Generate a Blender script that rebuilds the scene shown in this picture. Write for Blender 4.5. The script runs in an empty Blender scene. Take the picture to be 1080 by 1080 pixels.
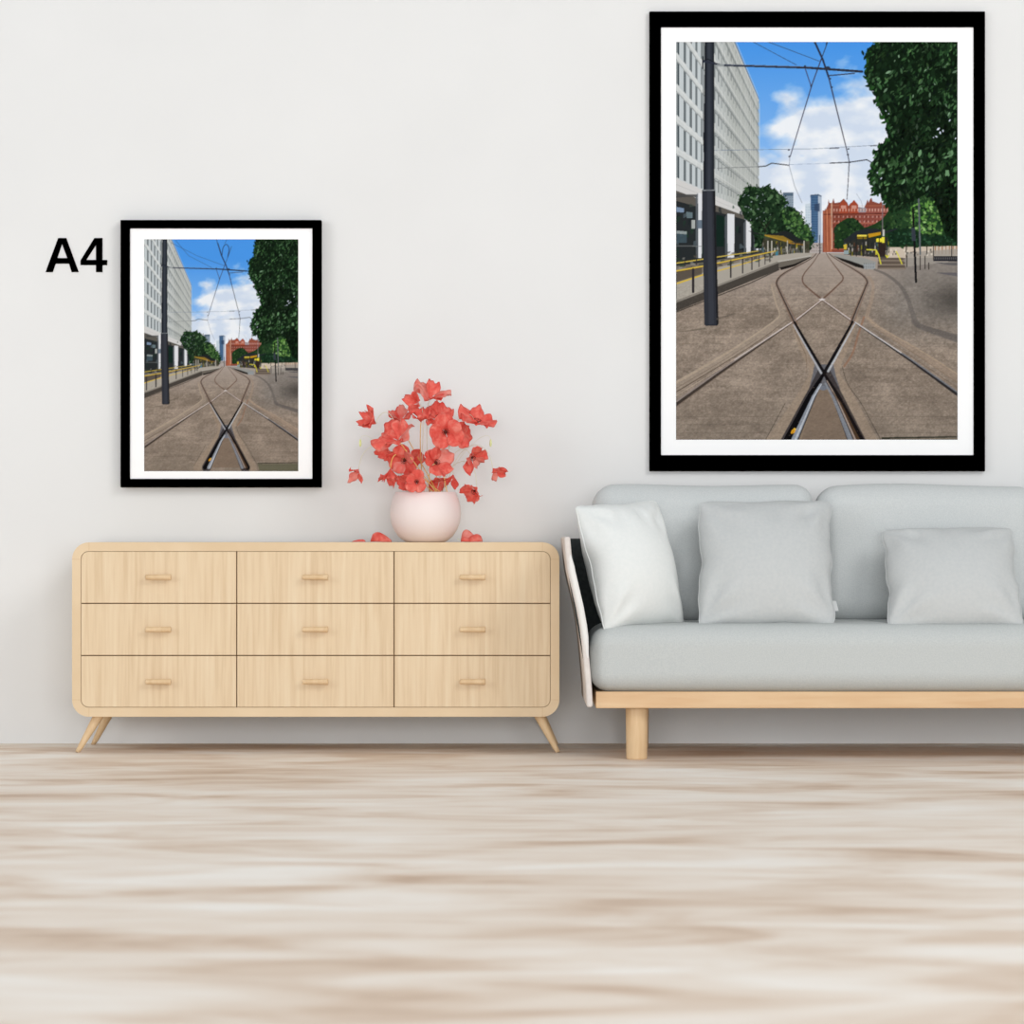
import bpy, bmesh, math, random
import numpy as np
from mathutils import Vector, Matrix
from mathutils.geometry import tessellate_polygon

# ---- camera: a long lens square-on to the wall (X right, Y into the wall, Z up; the wall is y = 0)
F, CAM_D, HZ_Y, CAM_H = 3150.0, 10.3, 565.0, 0.716
S = bpy.context.scene; COL = S.collection
cam = bpy.data.cameras.new('camera'); co = bpy.data.objects.new('camera', cam); COL.objects.link(co)
cam.sensor_width = 36.0; cam.lens = F / 1080 * 36.0; cam.shift_y = (HZ_Y - 540) / 1080
co.location = (0, -CAM_D, CAM_H); co.rotation_euler = (math.pi / 2, 0, 0)
cam.dof.use_dof = True; cam.dof.focus_distance = 9.9; cam.dof.aperture_fstop = 4.8
S.camera = co

# ---- light: bright even daylight of a white room, a big unseen soft key high in front to the right, plus added fills
wd = bpy.data.worlds.new('daylight'); S.world = wd; wd.use_nodes = True
wd.node_tree.nodes['Background'].inputs['Color'].default_value = (0.935, 0.970, 1.0, 1)
wd.node_tree.nodes['Background'].inputs['Strength'].default_value = 0.50
def area(name, loc, target, size, power, col=(1, 1, 1)):
    l = bpy.data.lights.new(name, 'AREA'); l.shape = 'RECTANGLE'; l.size, l.size_y = size; l.energy = power; l.color = col
    o = bpy.data.objects.new(name, l); COL.objects.link(o); o.location = loc
    o.rotation_euler = (Vector(target) - Vector(loc)).to_track_quat('-Z', 'Y').to_euler(); return o
area('unseen_soft_light', (5.2, -7.2, 5.6), (-0.2, 0, 1.0), (3.2, 3.2), 265, (1, 0.995, 0.985))
area('unseen_soft_light', (-5.0, -4.6, 2.4), (-0.9, 0, 1.1), (2.6, 2.6), 72, (0.98, 0.99, 1))  # unseen fill added on the left to lift the wall there
area('unseen_soft_light', (0.6, -11.8, 1.25), (0.3, 0, 1.0), (5.0, 2.2), 420, (0.96, 0.98, 1))  # fill added behind the camera, brightens fronts and the space under the furniture
S.view_settings.view_transform = 'Standard'; S.view_settings.look = 'None'
S.view_settings.exposure = -0.05; S.view_settings.gamma = 1.0; S.view_settings.use_curve_mapping = False

# ---- helpers
def P(px, py, d):           # a point seen at (px, py) on the photo, d metres in front of the lens
    return Vector(((px - 540) * d / F, d - CAM_D, CAM_H - (py - HZ_Y) * d / F))
def lin(c): return tuple((v / 255 / 12.92) if v / 255 <= .04045 else ((v / 255 + .055) / 1.055) ** 2.4 for v in c)
def tag(o, label=None, cat=None, group=None, kind=None):
    if label: o['label'] = label
    if cat: o['category'] = cat
    if group: o['group'] = group
    if kind: o['kind'] = kind
    return o
def thing(name, loc, label, cat, group=None):
    o = bpy.data.objects.new(name, None); COL.objects.link(o); o.location = loc; o.empty_display_size = .05
    return tag(o, label, cat, group)
def mesh(name, verts, faces, m, parent=None, smooth=True, mats=None):
    off = Vector((0, 0, 0))
    p = parent
    while p: off += p.location; p = p.parent
    me = bpy.data.meshes.new(name); me.from_pydata([tuple(Vector(v) - off) for v in verts], [], faces)
    for k in (mats or [m]): me.materials.append(k)
    me.polygons.foreach_set('use_smooth', [smooth] * len(me.polygons)); me.update()
    o = bpy.data.objects.new(name, me); COL.objects.link(o)
    if parent: o.parent = parent
    return o
class MB:                    # collects shapes for one mesh
    def __init__(s): s.v = []; s.f = []
    def add(s, v, f): n = len(s.v); s.v += [Vector(p) for p in v]; s.f += [tuple(i + n for i in q) for q in f]; return s
    def box(s, a, b):
        x0, y0, z0 = a; x1, y1, z1 = b
        return s.add([(x0, y0, z0), (x1, y0, z0), (x1, y1, z0), (x0, y1, z0), (x0, y0, z1), (x1, y0, z1), (x1, y1, z1), (x0, y1, z1)],
                     [(0, 3, 2, 1), (4, 5, 6, 7), (0, 1, 5, 4), (1, 2, 6, 5), (2, 3, 7, 6), (3, 0, 4, 7)])
    def prism(s, poly, y0, y1, hole=None):   # outline in x-z, extruded along y
        loops = [poly] + ([hole] if hole else [])
        flat = [p for l in loops for p in l]; n = len(flat)
        tris = tessellate_polygon([[Vector((p[0], p[1], 0)) for p in l] for l in loops])
        v = [(p[0], y0, p[1]) for p in flat] + [(p[0], y1, p[1]) for p in flat]
        f = []
        if not hole:
            ar = sum(poly[i][0] * poly[(i + 1) % n][1] - poly[(i + 1) % n][0] * poly[i][1] for i in range(n))
            if ar < 0: return s.prism(poly[::-1], y0, y1)
            f = [tuple(range(n)), tuple(range(2 * n - 1, n - 1, -1))]; tris = []
        for a, b, c in tris:
            A, B, Cc = flat[a], flat[b], flat[c]
            if (B[0] - A[0]) * (Cc[1] - A[1]) - (B[1] - A[1]) * (Cc[0] - A[0]) < 0: a, c = c, a
            f += [(a, b, c), (c + n, b + n, a + n)]
        k = 0
        for li, l in enumerate(loops):
            ar = sum(l[i][0] * l[(i + 1) % len(l)][1] - l[(i + 1) % len(l)][0] * l[i][1] for i in range(len(l)))
            for i in range(len(l)):
                a, b = k + i, k + (i + 1) % len(l)
                f.append((a + n, b + n, b, a) if (ar > 0) == (li == 0) else (a, b, b + n, a + n))
            k += len(l)
        return s.add(v, f)
    def tube(s, pts, r, n=8, cap=True):
        pts = [Vector(p) for p in pts]; m = len(pts); rr = r if isinstance(r, (list, tuple)) else [r] * m
        v = []; f = []; up = None
        for i, p in enumerate(pts):
            t = (pts[min(i + 1, m - 1)] - pts[max(i - 1, 0)]).normalized()
            if up is None: up = t.orthogonal().normalized()
            up = (up - t * up.dot(t)).normalized(); w = t.cross(up)
            for k in range(n): a = 2 * math.pi * k / n; v.append(p + (up * math.cos(a) + w * math.sin(a)) * rr[i])
        for i in range(m - 1):
            for k in range(n): f.append((i * n + k, i * n + (k + 1) % n, (i + 1) * n + (k + 1) % n, (i + 1) * n + k))
        if cap: f += [tuple(range(n))[::-1], tuple((m - 1) * n + k for k in range(n))]
        return s.add(v, f)
    def lathe(s, prof, c, n=48):   # (r, z) pairs about the vertical through c
        v = []; f = []; c = Vector(c)
        for r, z in prof:
            for k in range(n): a = 2 * math.pi * k / n; v.append(c + Vector((r * math.cos(a), r * math.sin(a), z)))
        for i in range(len(prof) - 1):
            for k in range(n): f.append((i * n + k, i * n + (k + 1) % n, (i + 1) * n + (k + 1) % n, (i + 1) * n + k))
        return s.add(v, f)
    def build(s, name, m, parent=None, smooth=False, mats=None): return mesh(name, s.v, s.f, m, parent, smooth, mats)
def bevel(o, w, seg=2):
    b = o.modifiers.new('bevel', 'BEVEL'); b.width = w; b.segments = seg; b.limit_method = 'ANGLE'; b.angle_limit = math.radians(35); return o
def rrect(x0, x1, z0, z1, r, n=8, corners=(1, 1, 1, 1)):   # rounded outline, anticlockwise from bottom left
    out = []
    for (cx, cz, a0, k) in ((x0, z0, 180, 0), (x1, z0, 270, 1), (x1, z1, 0, 2), (x0, z1, 90, 3)):
        if not corners[k]: out.append((cx, cz)); continue
        ox = cx + (r if cx == x0 else -r); oz = cz + (r if cz == z0 else -r)
        for i in range(n + 1): a = math.radians(a0 + 90 * i / n); out.append((ox + r * math.cos(a), oz + r * math.sin(a)))
    return out

# ---- materials
def mat(name, col, rough=.6, spec=.3):
    m = bpy.data.materials.new(name); m.use_nodes = True; b = m.node_tree.nodes['Principled BSDF']
    b.inputs['Base Color'].default_value = (*lin(col), 1); b.inputs['Roughness'].default_value = rough; b.inputs['Specular IOR Level'].default_value = spec
    return m
def textured(name, stops, scale, rough=.6, spec=.3, noise=4.0, detail=5, distort=0.0, bump=0.0, bump_scale=None, coords='Object'):
    m = mat(name, stops[0][1], rough, spec); t = m.node_tree; N, L = t.nodes, t.links; b = N['Principled BSDF']
    tc = N.new('ShaderNodeTexCoord'); mp = N.new('ShaderNodeMapping'); mp.inputs['Scale'].default_value = scale
    nz = N.new('ShaderNodeTexNoise'); nz.inputs['Scale'].default_value = noise; nz.inputs['Detail'].default_value = detail; nz.inputs['Distortion'].default_value = distort
    cr = N.new('ShaderNodeValToRGB'); e = cr.color_ramp.elements
    while len(e) < len(stops): e.new(.5)
    for k, (p, c) in enumerate(stops): e[k].position = p; e[k].color = (*lin(c), 1)
    L.new(tc.outputs[coords], mp.inputs[0]); L.new(mp.outputs[0], nz.inputs['Vector']); L.new(nz.outputs['Fac'], cr.inputs[0]); L.new(cr.outputs[0], b.inputs['Base Color'])
    if bump:
        bp = N.new('ShaderNodeBump'); bp.inputs['Strength'].default_value = bump; bp.inputs['Distance'].default_value = .002
        n2 = N.new('ShaderNodeTexNoise'); n2.inputs['Scale'].default_value = bump_scale or noise; n2.inputs['Detail'].default_value = 3
        L.new(tc.outputs[coords], n2.inputs['Vector']); L.new(n2.outputs['Fac'], bp.inputs['Height']); L.new(bp.outputs[0], b.inputs['Normal'])
    return m
M = {}
M['wall'] = textured('wall_paint', [(.3, (224, 224, 223)), (.7, (227, 227, 226))], (1, 1, 1), .9, .1, 2.0, 2)
M['wood'] = textured('pale_oak_upright_grain', [(.3, (213, 187, 152)), (.5, (222, 198, 164)), (.72, (227, 206, 174))], (26, 26, 1.1), .55, .25, 3.2, 6, .25)
M['rim_wood'] = textured('pale_oak_rim', [(.3, (217, 191, 155)), (.7, (224, 200, 166))], (3, 3, 3), .55, .25, 2.2, 4, .2)
M['leg_wood'] = textured('pale_oak_leg', [(.3, (213, 180, 138)), (.7, (225, 197, 158))], (20, 20, 2), .5, .3, 3, 4)
M['sofa_wood'] = textured('sofa_beech', [(.3, (210, 172, 130)), (.7, (222, 190, 150))], (1.2, 14, 14), .5, .3, 3, 5, .3)
M['gap'] = mat('shadow_gap', (158, 128, 98), .9, 0)
M['fabric'] = textured('grey_weave', [(.35, (194, 198, 198)), (.65, (203, 206, 205))], (1, 1, 1), .95, .05, 260, 2, 0, .25, 420)
M['seat_fabric'] = textured('pale_grey_weave', [(.35, (186, 190, 189)), (.65, (195, 198, 196))], (1, 1, 1), .95, .05, 260, 2, 0, .25, 420)
M['cushion'] = textured('light_grey_linen', [(.3, (190, 193, 193)), (.7, (196, 198, 197))], (1, 1, 1), .95, .05, 90, 3, 0, .2, 300)
M['white'] = textured('white_linen', [(.3, (222, 225, 223)), (.7, (226, 228, 226))], (1, 1, 1), .95, .05, 90, 3, 0, .2, 300)
M['shell'] = textured('arm_shell_cloth', [(.3, (214, 206, 200)), (.7, (221, 214, 208))], (1, 1, 1), .9, .1, 60, 2)
M['arm_shade'] = textured('arm_dark_shade', [(.3, (52, 56, 56)), (.7, (64, 68, 68))], (1, 1, 1), .95, .05, 80, 2)  # dark tone standing in for shade around the arms
M['piping'] = mat('arm_piping', (232, 230, 226), .8, .1)
M['black'] = mat('black_frame', (0, 0, 0), .9, 0.0)
M['mat'] = mat('white_mat_board', (250, 250, 250), .95, 0.0)
M['vase'] = textured('blush_ceramic', [(.3, (236, 221, 217)), (.7, (240, 227, 223))], (1, 1, 1), .5, .3, 6, 2)
M['petal'] = textured('coral_petal', [(.3, (238, 98, 86)), (.5, (246, 122, 108)), (.72, (252, 164, 148))], (1, 1, 1), .6, .2, 45, 3, .4)
M['petal_pale'] = textured('pale_coral_petal', [(.3, (242, 132, 120)), (.75, (250, 186, 172))], (1, 1, 1), .6, .2, 45, 3, .4)
M['heart'] = textured('poppy_heart', [(.3, (66, 30, 32)), (.7, (120, 60, 48))], (1, 1, 1), .8, .1, 200, 2)
M['stem_gold'] = textured('golden_stem', [(.3, (226, 176, 92)), (.7, (240, 206, 140))], (1, 1, 1), .6, .2, 30, 2)
M['stem_pale'] = textured('pale_stem', [(.3, (214, 216, 190)), (.7, (228, 226, 208))], (1, 1, 1), .6, .2, 30, 2)
M['bud'] = textured('poppy_bud', [(.3, (206, 214, 140)), (.7, (222, 226, 168))], (1, 1, 1), .6, .2, 60, 2)
for k in ('petal', 'petal_pale'):             # petals let light through
    t_ = M[k].node_tree; b_ = t_.nodes['Principled BSDF']; tr = t_.nodes.new('ShaderNodeBsdfTranslucent'); mx_ = t_.nodes.new('ShaderNodeMixShader'); mx_.inputs[0].default_value = .38
    t_.links.new(b_.inputs['Base Color'].links[0].from_socket, tr.inputs['Color']); t_.links.new(b_.outputs[0], mx_.inputs[1]); t_.links.new(tr.outputs[0], mx_.inputs[2]); t_.links.new(mx_.outputs[0], t_.nodes['Material Output'].inputs['Surface'])
# ------------------------------------------------------------------ the printed street view
# Both frames hold the same print of a tram junction. It is drawn here shape by shape into
# an array (units: one step = one unit of the large print, 297 x 420) and becomes the ink
# colour of a finely divided sheet.
def make_print(SS=3, X0=-6.0, X1=298.0, Y0=-33.0, Y1=435.0):
    rs = np.random.RandomState(11)
    W = int((X1 - X0) * SS); H = int((Y1 - Y0) * SS)
    yy, xx = np.mgrid[0:H, 0:W].astype(np.float32)
    PX = xx / SS + X0 + 713.0; PY = yy / SS + Y0 + 44.0
    img = np.zeros((H, W, 3), np.float32)

    def noise(cx, cy, octaves=4, seed=0, u=None, v=None):
        r = np.random.RandomState(seed)
        out = np.zeros((H, W), np.float32); amp = 1.0; tot = 0
        uu = (PX if u is None else u) / cx; vv = (PY if v is None else v) / cy
        for o in range(octaves):
            g = r.rand(256, 256).astype(np.float32)
            a = uu * 2 ** o + 17.3 * o; b = vv * 2 ** o + 9.1 * o
            ia = np.floor(a).astype(int); ib = np.floor(b).astype(int)
            fa = a - ia; fb = b - ib
            fa = fa * fa * (3 - 2 * fa); fb = fb * fb * (3 - 2 * fb)
            i0 = ia % 256; i1 = (ia + 1) % 256; j0 = ib % 256; j1 = (ib + 1) % 256
            out += amp * ((g[j0, i0] * (1 - fa) + g[j0, i1] * fa) * (1 - fb) + (g[j1, i0] * (1 - fa) + g[j1, i1] * fa) * fb)
            tot += amp; amp *= 0.5
        return out / tot

    def box(pts, pad=1):
        xs = [p[0] for p in pts]; ys = [p[1] for p in pts]
        x0 = max(0, int((min(xs) - 713 - X0 - pad) * SS)); x1 = min(W, int((max(xs) - 713 - X0 + pad) * SS) + 1)
        y0 = max(0, int((min(ys) - 44 - Y0 - pad) * SS)); y1 = min(H, int((max(ys) - 44 - Y0 + pad) * SS) + 1)
        return x0, x1, y0, y1

    def inside(pts, x, y):
        m = np.zeros(x.shape, bool); n = len(pts)
        for i in range(n):
            ax, ay = pts[i]; bx, by = pts[(i + 1) % n]
            if ay == by: continue
            c = ((ay > y) != (by > y)) & (x < (bx - ax) * (y - ay) / (by - ay) + ax)
            m ^= c
        return m

    def put(x0, x1, y0, y1, m, col, a=1.0):
        t = img[y0:y1, x0:x1]
        k = (m.astype(np.float32) * a)[..., None]
        t[:] = t * (1 - k) + np.asarray(col, np.float32) * k

    def poly(pts, col, a=1.0):
        x0, x1, y0, y1 = box(pts)
        if x1 <= x0 or y1 <= y0: return
        put(x0, x1, y0, y1, inside(pts, PX[y0:y1, x0:x1], PY[y0:y1, x0:x1]), col, a)

    def line(pts, w, col, a=1.0, w2=None):
        # polyline whose width runs from w to w2
        w2 = w if w2 is None else w2
        x0, x1, y0, y1 = box(pts, max(w, w2) + 1)
        if x1 <= x0 or y1 <= y0: return
        X = PX[y0:y1, x0:x1]; Y = PY[y0:y1, x0:x1]; m = np.zeros(X.shape, bool)
        L = [0.0]
        for p, q in zip(pts, pts[1:]): L.append(L[-1] + math.hypot(q[0] - p[0], q[1] - p[1]))
        for i, (p, q) in enumerate(zip(pts, pts[1:])):
            dx, dy = q[0] - p[0], q[1] - p[1]; l2 = dx * dx + dy * dy + 1e-9
            t = np.clip(((X - p[0]) * dx + (Y - p[1]) * dy) / l2, 0, 1)
            d = np.hypot(X - p[0] - t * dx, Y - p[1] - t * dy)
            s = (L[i] + t * (L[i + 1] - L[i])) / L[-1]
            m |= d < 0.5 * (w + (w2 - w) * s)
        put(x0, x1, y0, y1, m, col, a)

    def ell(cx, cy, a, b, ang, col, al=1.0):
        r = max(a, b)
        x0, x1, y0, y1 = box([(cx - r, cy - r), (cx + r, cy + r)])
        if x1 <= x0 or y1 <= y0: return
        X = PX[y0:y1, x0:x1] - cx; Y = PY[y0:y1, x0:x1] - cy
        c, s = math.cos(ang), math.sin(ang)
        u = (X * c + Y * s) / a; v = (-X * s + Y * c) / b
        put(x0, x1, y0, y1, np.abs(u) ** 1.5 + np.abs(v) ** 1.5 < 1, col, al)

    def smooth(pts, n=8):
        out = []
        P = [pts[0]] + list(pts) + [pts[-1]]
        for i in range(1, len(P) - 2):
            p0, p1, p2, p3 = P[i - 1], P[i], P[i + 1], P[i + 2]
            for k in range(n):
                t = k / n
                out.append(tuple(0.5 * (2 * p1[j] + (p2[j] - p0[j]) * t + (2 * p0[j] - 5 * p1[j] + 4 * p2[j] - p3[j]) * t * t
                                 + (3 * p1[j] - p0[j] - 3 * p2[j] + p3[j]) * t ** 3) for j in (0, 1)))
        out.append(pts[-1]); return out

    mix = lambda a, b, t: a * (1 - t[..., None]) + b * t[..., None]
    C = lambda *c: np.array(c, np.float32)
    clip = lambda v: np.clip(v, 0, 1)

    # ---- sky and clouds
    sky = mix(C(72, 146, 226), C(128, 178, 235), clip((PY - 50) / 110))
    n1 = noise(46, 30, 5, 3); n2 = noise(16, 10, 4, 5)
    edge = 118 - 0.75 * clip((PX - 870) / 60) * 60 + 8 * np.sin(PX / 9.0)
    cl = (PY - edge) / 42 + (n1 - 0.5) * 2.6 + (n2 - .5) * .9
    cl += 1.1 * np.exp(-(((PX - 868) / 45) ** 2 + ((PY - 128) / 24) ** 2))
    cl -= 1.0 * np.exp(-(((PX - 822) / 20) ** 2 + ((PY - 150) / 7) ** 2))
    cl -= 0.5 * np.exp(-(((PX - 815) / 16) ** 2 + ((PY - 120) / 12) ** 2))
    cl = clip(cl + 0.25)
    cl = np.maximum(cl, clip((PY - 165) / 20))
    white = mix(C(206, 217, 233), C(238, 240, 243), clip((noise(26, 16, 4, 8) - 0.33) * 3.0))
    img[:] = mix(sky, white, cl * 0.96)

    # ---- ground
    HZ = 258.0
    depth = 1.0 / np.maximum(PY - HZ, 0.5)
    gu = (PX - 866) * depth * 60; gv = depth * 2600
    g1 = noise(7, 5, 4, 21, gu, gv); g2 = noise(3.0, 2.2, 3, 22)
    g3 = noise(60, 20, 3, 23)
    g4 = noise(1.1, .8, 2, 24); g5 = noise(26, 5, 4, 25)
    base = mix(C(116, 104, 93), C(162, 147, 133), clip((g1 - .5) * .5 + (g2 - .5) * .6 + (g3 - .5) * .5 + (g4 - .5) * .8 + (g5 - .5) * .7 + .5))
    base = mix(base, C(168, 156, 147) + 0 * base, clip((330 - PY) / 56) * .8)
    base = mix(base, C(112, 102, 90) + 0 * base, clip((PY - 410) / 70) * .35)
    # courses of paving
    row = np.abs(((gv * 1.6) % 1.0) - .5) > .47
    base = base * (1 - 0.10 * (row & (PY > 285))[..., None])
    colm = np.abs(((gu * .42 + np.floor(gv * 1.6) * .5) % 1.0) - .5) > .475
    base = base * (1 - 0.06 * (colm & (PY > 330))[..., None])
    gm = PY > 266
    img[gm] = base[gm]
    # cooler grey slabs to the right, and the shade of the tree
    sm = clip((PX - 905 - (330 - PY) * .2) / 45) * clip((372 - PY) / 45) * gm
    img[:] = mix(img, C(122, 117, 112) * (.86 + .28 * g2[..., None]), sm * .75)
    sm = clip((PX - 962) / 40) * np.exp(-((PY - 316) / 17) ** 2) * gm
    img[:] = mix(img, C(74, 70, 66) + 0 * img, sm * .85)

    # ---- distance: towers, red building
    def window_grid(x0, x1, y0, y1, nx, ny, col, a, fw=.5, fh=.55):
        for i in range(nx):
            for j in range(ny):
                cx = x0 + (i + .5) * (x1 - x0) / nx; cy = y0 + (j + .5) * (y1 - y0) / ny
                hw = fw * (x1 - x0) / nx / 2; hh = fh * (y1 - y0) / ny / 2
                poly([(cx - hw, cy - hh), (cx + hw, cy - hh), (cx + hw, cy + hh), (cx - hw, cy + hh)], col, a)
    poly([(826, 203), (837, 203), (837, 222), (826, 222)], (138, 152, 166)); poly([(826, 203), (837, 203), (837, 206.5), (826, 206.5)], (84, 102, 120))
    window_grid(827, 837, 207, 222, 4, 6, (98, 114, 130), .7)
    poly([(849.3, 215), (855, 214), (855, 258), (849.3, 258)], (196, 208, 218)); window_grid(849.5, 855, 217, 250, 3, 12, (160, 180, 196), .7)
    poly([(854.6, 205.4), (863, 204.6), (863, 262), (856, 262)], (74, 104, 138)); poly([(863, 204.8), (866.4, 206.2), (866.2, 262), (862.6, 262)], (170, 182, 198))
    window_grid(855.6, 862.6, 207, 250, 4, 17, (48, 76, 110), .75, .7, .5); poly([(859, 215), (864.5, 214), (864.5, 223), (859, 222)], (50, 66, 92), .8)
    poly([(854.6, 205.4), (863, 204.6), (866.4, 206.2), (866.4, 207.6), (863, 206.4), (854.6, 207)], (60, 80, 104), .8)
    poly([(854, 256), (872, 256), (872, 267), (845, 267)], (172, 164, 160)); window_grid(850, 872, 256, 266, 9, 3, (120, 108, 104), .6)
    red = [(867.6, 222), (870.3, 222), (873, 216), (873.6, 210), (874.6, 214), (877.5, 214), (878.8, 208.6), (880.2, 214), (886, 213), (889.5, 209.4), (893.4, 213.5), (894.6, 217),
           (897, 214), (900.5, 212.4), (903.5, 214.2), (905, 218), (911, 219), (913.4, 214), (914.6, 210), (916, 213.5), (917.4, 209.5), (919, 208.6), (920, 212), (927, 214.4), (929, 212), (931, 216),
           (934, 216), (942, 222), (942, 266), (867.6, 266)]
    poly(red, (134, 72, 58))
    poly([(867.6, 223), (875.5, 219), (877.5, 266), (869, 266)], (160, 94, 70)); poly([(904, 219), (942, 219), (942, 266), (904, 266)], (146, 82, 74), .7)
    poly([(905, 219), (913, 219), (913, 224), (905, 224)], (140, 150, 164), .8); line([(903, 204), (908, 212), (910, 220)], .5, (150, 160, 175), .8)
    for k in range(11):
        y = 216.5 + k * 4.6
        line([(876, y), (941, y + .4)], .5, (104, 44, 34) if k % 2 else (196, 126, 96), .55)
    line([(869, 226), (942, 225)], 1.2, (84, 40, 34), .85)
    for cx in (889.5, 900.5): poly([(cx - 4.6, 225), (cx - 4.2, 215.5), (cx, 210.6), (cx + 4.2, 215.5), (cx + 4.6, 225)], (156, 70, 48)); poly([(cx - 2.6, 220), (cx - 2.6, 216.5), (cx + 2.6, 216.5), (cx + 2.6, 220)], (226, 200, 190), .55)
    window_grid(878, 940, 218.5, 224.5, 20, 1, (232, 196, 180), .6, .42, .5); window_grid(878, 940, 226, 262, 20, 8, (78, 38, 36), .55, .45, .55); window_grid(878, 940, 226, 236, 14, 2, (220, 184, 170), .55, .3, .4)
    for i in range(5): line([(870.2 + i * 1.8, 220), (871 + i * 1.7, 264)], .55, (214, 140, 100) if i % 2 else (110, 48, 36), .75)
    line([(877, 214), (877.4, 262)], .9, (222, 186, 160), .9)

    # ---- the office block on the left
    VX, VY = 864.0, 256.0
    def ray(y714, x): return VY + (y714 - VY) * (VX - x) / 150.0
    top = lambda x: ray(-95, x)
    poly([(700, top(700)), (800, top(800)), (800, ray(201, 800)), (700, ray(201, 700))], (182, 186, 184))
    m = inside([(700, top(700)), (800, top(800)), (800, ray(201, 800)), (700, ray(201, 700))], PX, PY)
    sh = mix(C(202, 206, 206), C(168, 172, 168), clip((PX - 735) / 45)) * (0.97 + .06 * g2[..., None])
    img[m] = sh[m]
    xc = lambda k: VX - 1.0 / (0.006757 + 0.00034 * k)
    for f in range(-2, 9):
        yt, yb = 188 - 33 * (f + 1), 188 - 33 * f
        for k in range(-4, 27):
            xa, xb = xc(k - .25), xc(k + .75); wdt = xb - xa
            t = min(1, max(0, (xa - 738) / 34))
            fr = .36 * (1 - t) + .24 * t
            x1_ = xa + wdt * fr
            glass = C(46, 58, 64) * (1 - t) + C(106, 113, 112) * t
            q = lambda y, x: ray(y, x)
            poly([(xa + wdt * fr, q(yt + 8, x1_)), (xb, q(yt + 8, xb)), (xb, q(yb, xb)), (x1_, q(yb, x1_))], C(190, 198, 202) * (1 - t) + C(172, 176, 173) * t, .8)
            poly([(xa, q(yt + 8.5, xa)), (x1_, q(yt + 8.5, x1_)), (x1_, q(yb - 1 - 10 * t, x1_)), (xa, q(yb - 1 - 10 * t, xa))], glass, .95)
        a = [(x, ray(yt + 7.6, x)) for x in (700, 800)]; line(a, 1.1, (132, 138, 138), .75, .8)
        a = [(x, ray(yt + 1.5, x)) for x in (700, 800)]; line(a, 1.0, (216, 219, 218), .6, .4)
        a = [(x, ray(yt + 11, x)) for x in (752, 800)]; line(a, 1.5, (104, 110, 110), .6, .8)
    for k in range(-4, 27):
        x = xc(k + .9); line([(x, top(x)), (x, ray(188, x))], .8 if k < 6 else .45, (214, 217, 216), .55)
    poly([(700, ray(188, 700)), (800, ray(188, 800)), (800, ray(201, 800)), (700, ray(201, 700))], (204, 203, 202))
    a = [(x, ray(194.5, x)) for x in (700, 800)]; line(a, .6, (170, 170, 170), .7, .4)
    line([(799.6, top(800)), (799.6, 232)], .8, (150, 154, 152)); line([(700, top(700)), (800, top(800))], 1.6, (198, 200, 198), 1, .9)
    # recessed ground floor, its columns and dark glass
    poly([(700, ray(201, 700)), (802, ray(201, 802)), (802, 268), (700, 285)], (40, 44, 46))
    poly([(700, ray(201, 700)), (802, ray(201, 802)), (802, ray(207, 802)), (700, ray(212, 700))], (92, 88, 82))
    for i in range(60):
        x = 712 + rs.rand() * 86; y = 214 + rs.rand() * 52
        c = [(24, 30, 34), (62, 74, 66), (90, 104, 112), (34, 58, 44), (70, 60, 56), (30, 36, 40)][rs.randint(6)]
        poly([(x, y), (x + 1 + rs.rand() * 5, y - .6), (x + 1 + rs.rand() * 5, y + 2 + rs.rand() * 6), (x, y + 2 + rs.rand() * 6)], c, .6)
    poly([(714, 218), (722, 219.6), (722, 224), (714, 223.4)], (130, 152, 180), .9); poly([(724, 223), (731, 224), (731, 230), (725, 230)], (104, 122, 128), .9)
    poly([(714, 243), (725, 244), (725, 247), (714, 246)], (150, 160, 160), .9); poly([(714, 246), (725, 247), (725, 256), (714, 256)], (66, 84, 94), .8)
    poly([(756, 226), (764, 228), (764, 260), (756, 260)], (22, 40, 34)); poly([(730, 232), (733.5, 232), (733.5, 241), (730, 241)], (196, 200, 196), .8)
    poly([(713, 203.5), (726, 205), (740, 205), (740, 208), (727, 207.4), (713, 208.5)], (70, 70, 70), .9)
    for x0_, x1_, y0_, y1_ in ((736.6, 740.8, 203, 272), (767.4, 775, 225, 272), (787, 792.4, 231.5, 267), (797.5, 800.5, 236, 264)):
        poly([(x0_, y0_), (x1_, y0_ + 1), (x1_ - .5, y1_), (x0_ + .4, y1_)], (216, 218, 222))
        poly([(x0_ - 2.6, y0_ + 4), (x0_, y0_), (x0_ + .4, y1_), (x0_ - 2.2, y1_)], (92, 98, 104), .8)
    poly([(736, 232), (741, 232), (741, 241), (736, 241)], (92, 106, 120), .9)
    line([(712, 259), (741, 259.5)], .7, (120, 124, 124), .9)

    # ---- foliage
    def leaves(n, region, bounds, size, cols, seed, elong=2.0, dirn=1.2, spread=.7, light=None):
        r = np.random.RandomState(seed); k = 0; x0, x1, y0, y1 = bounds
        while k < n:
            x = x0 + r.rand() * (x1 - x0); y = y0 + r.rand() * (y1 - y0)
            if not inside(region, np.array([x]), np.array([y]))[0]: continue
            k += 1
            s = size * (.6 + .8 * r.rand()); c = np.array(cols[min(len(cols) - 1, int(len(cols) * (r.rand() ** 1.0)))], float)
            if light: c = c * light(x, y)
            g_ = c.mean(); c = g_ + (c - g_) * .80
            ell(x, y, s, s / elong, dirn + (r.rand() - .5) * 2 * spread, np.clip(c * (.8 + .4 * r.rand()), 0, 255), .95)
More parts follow.
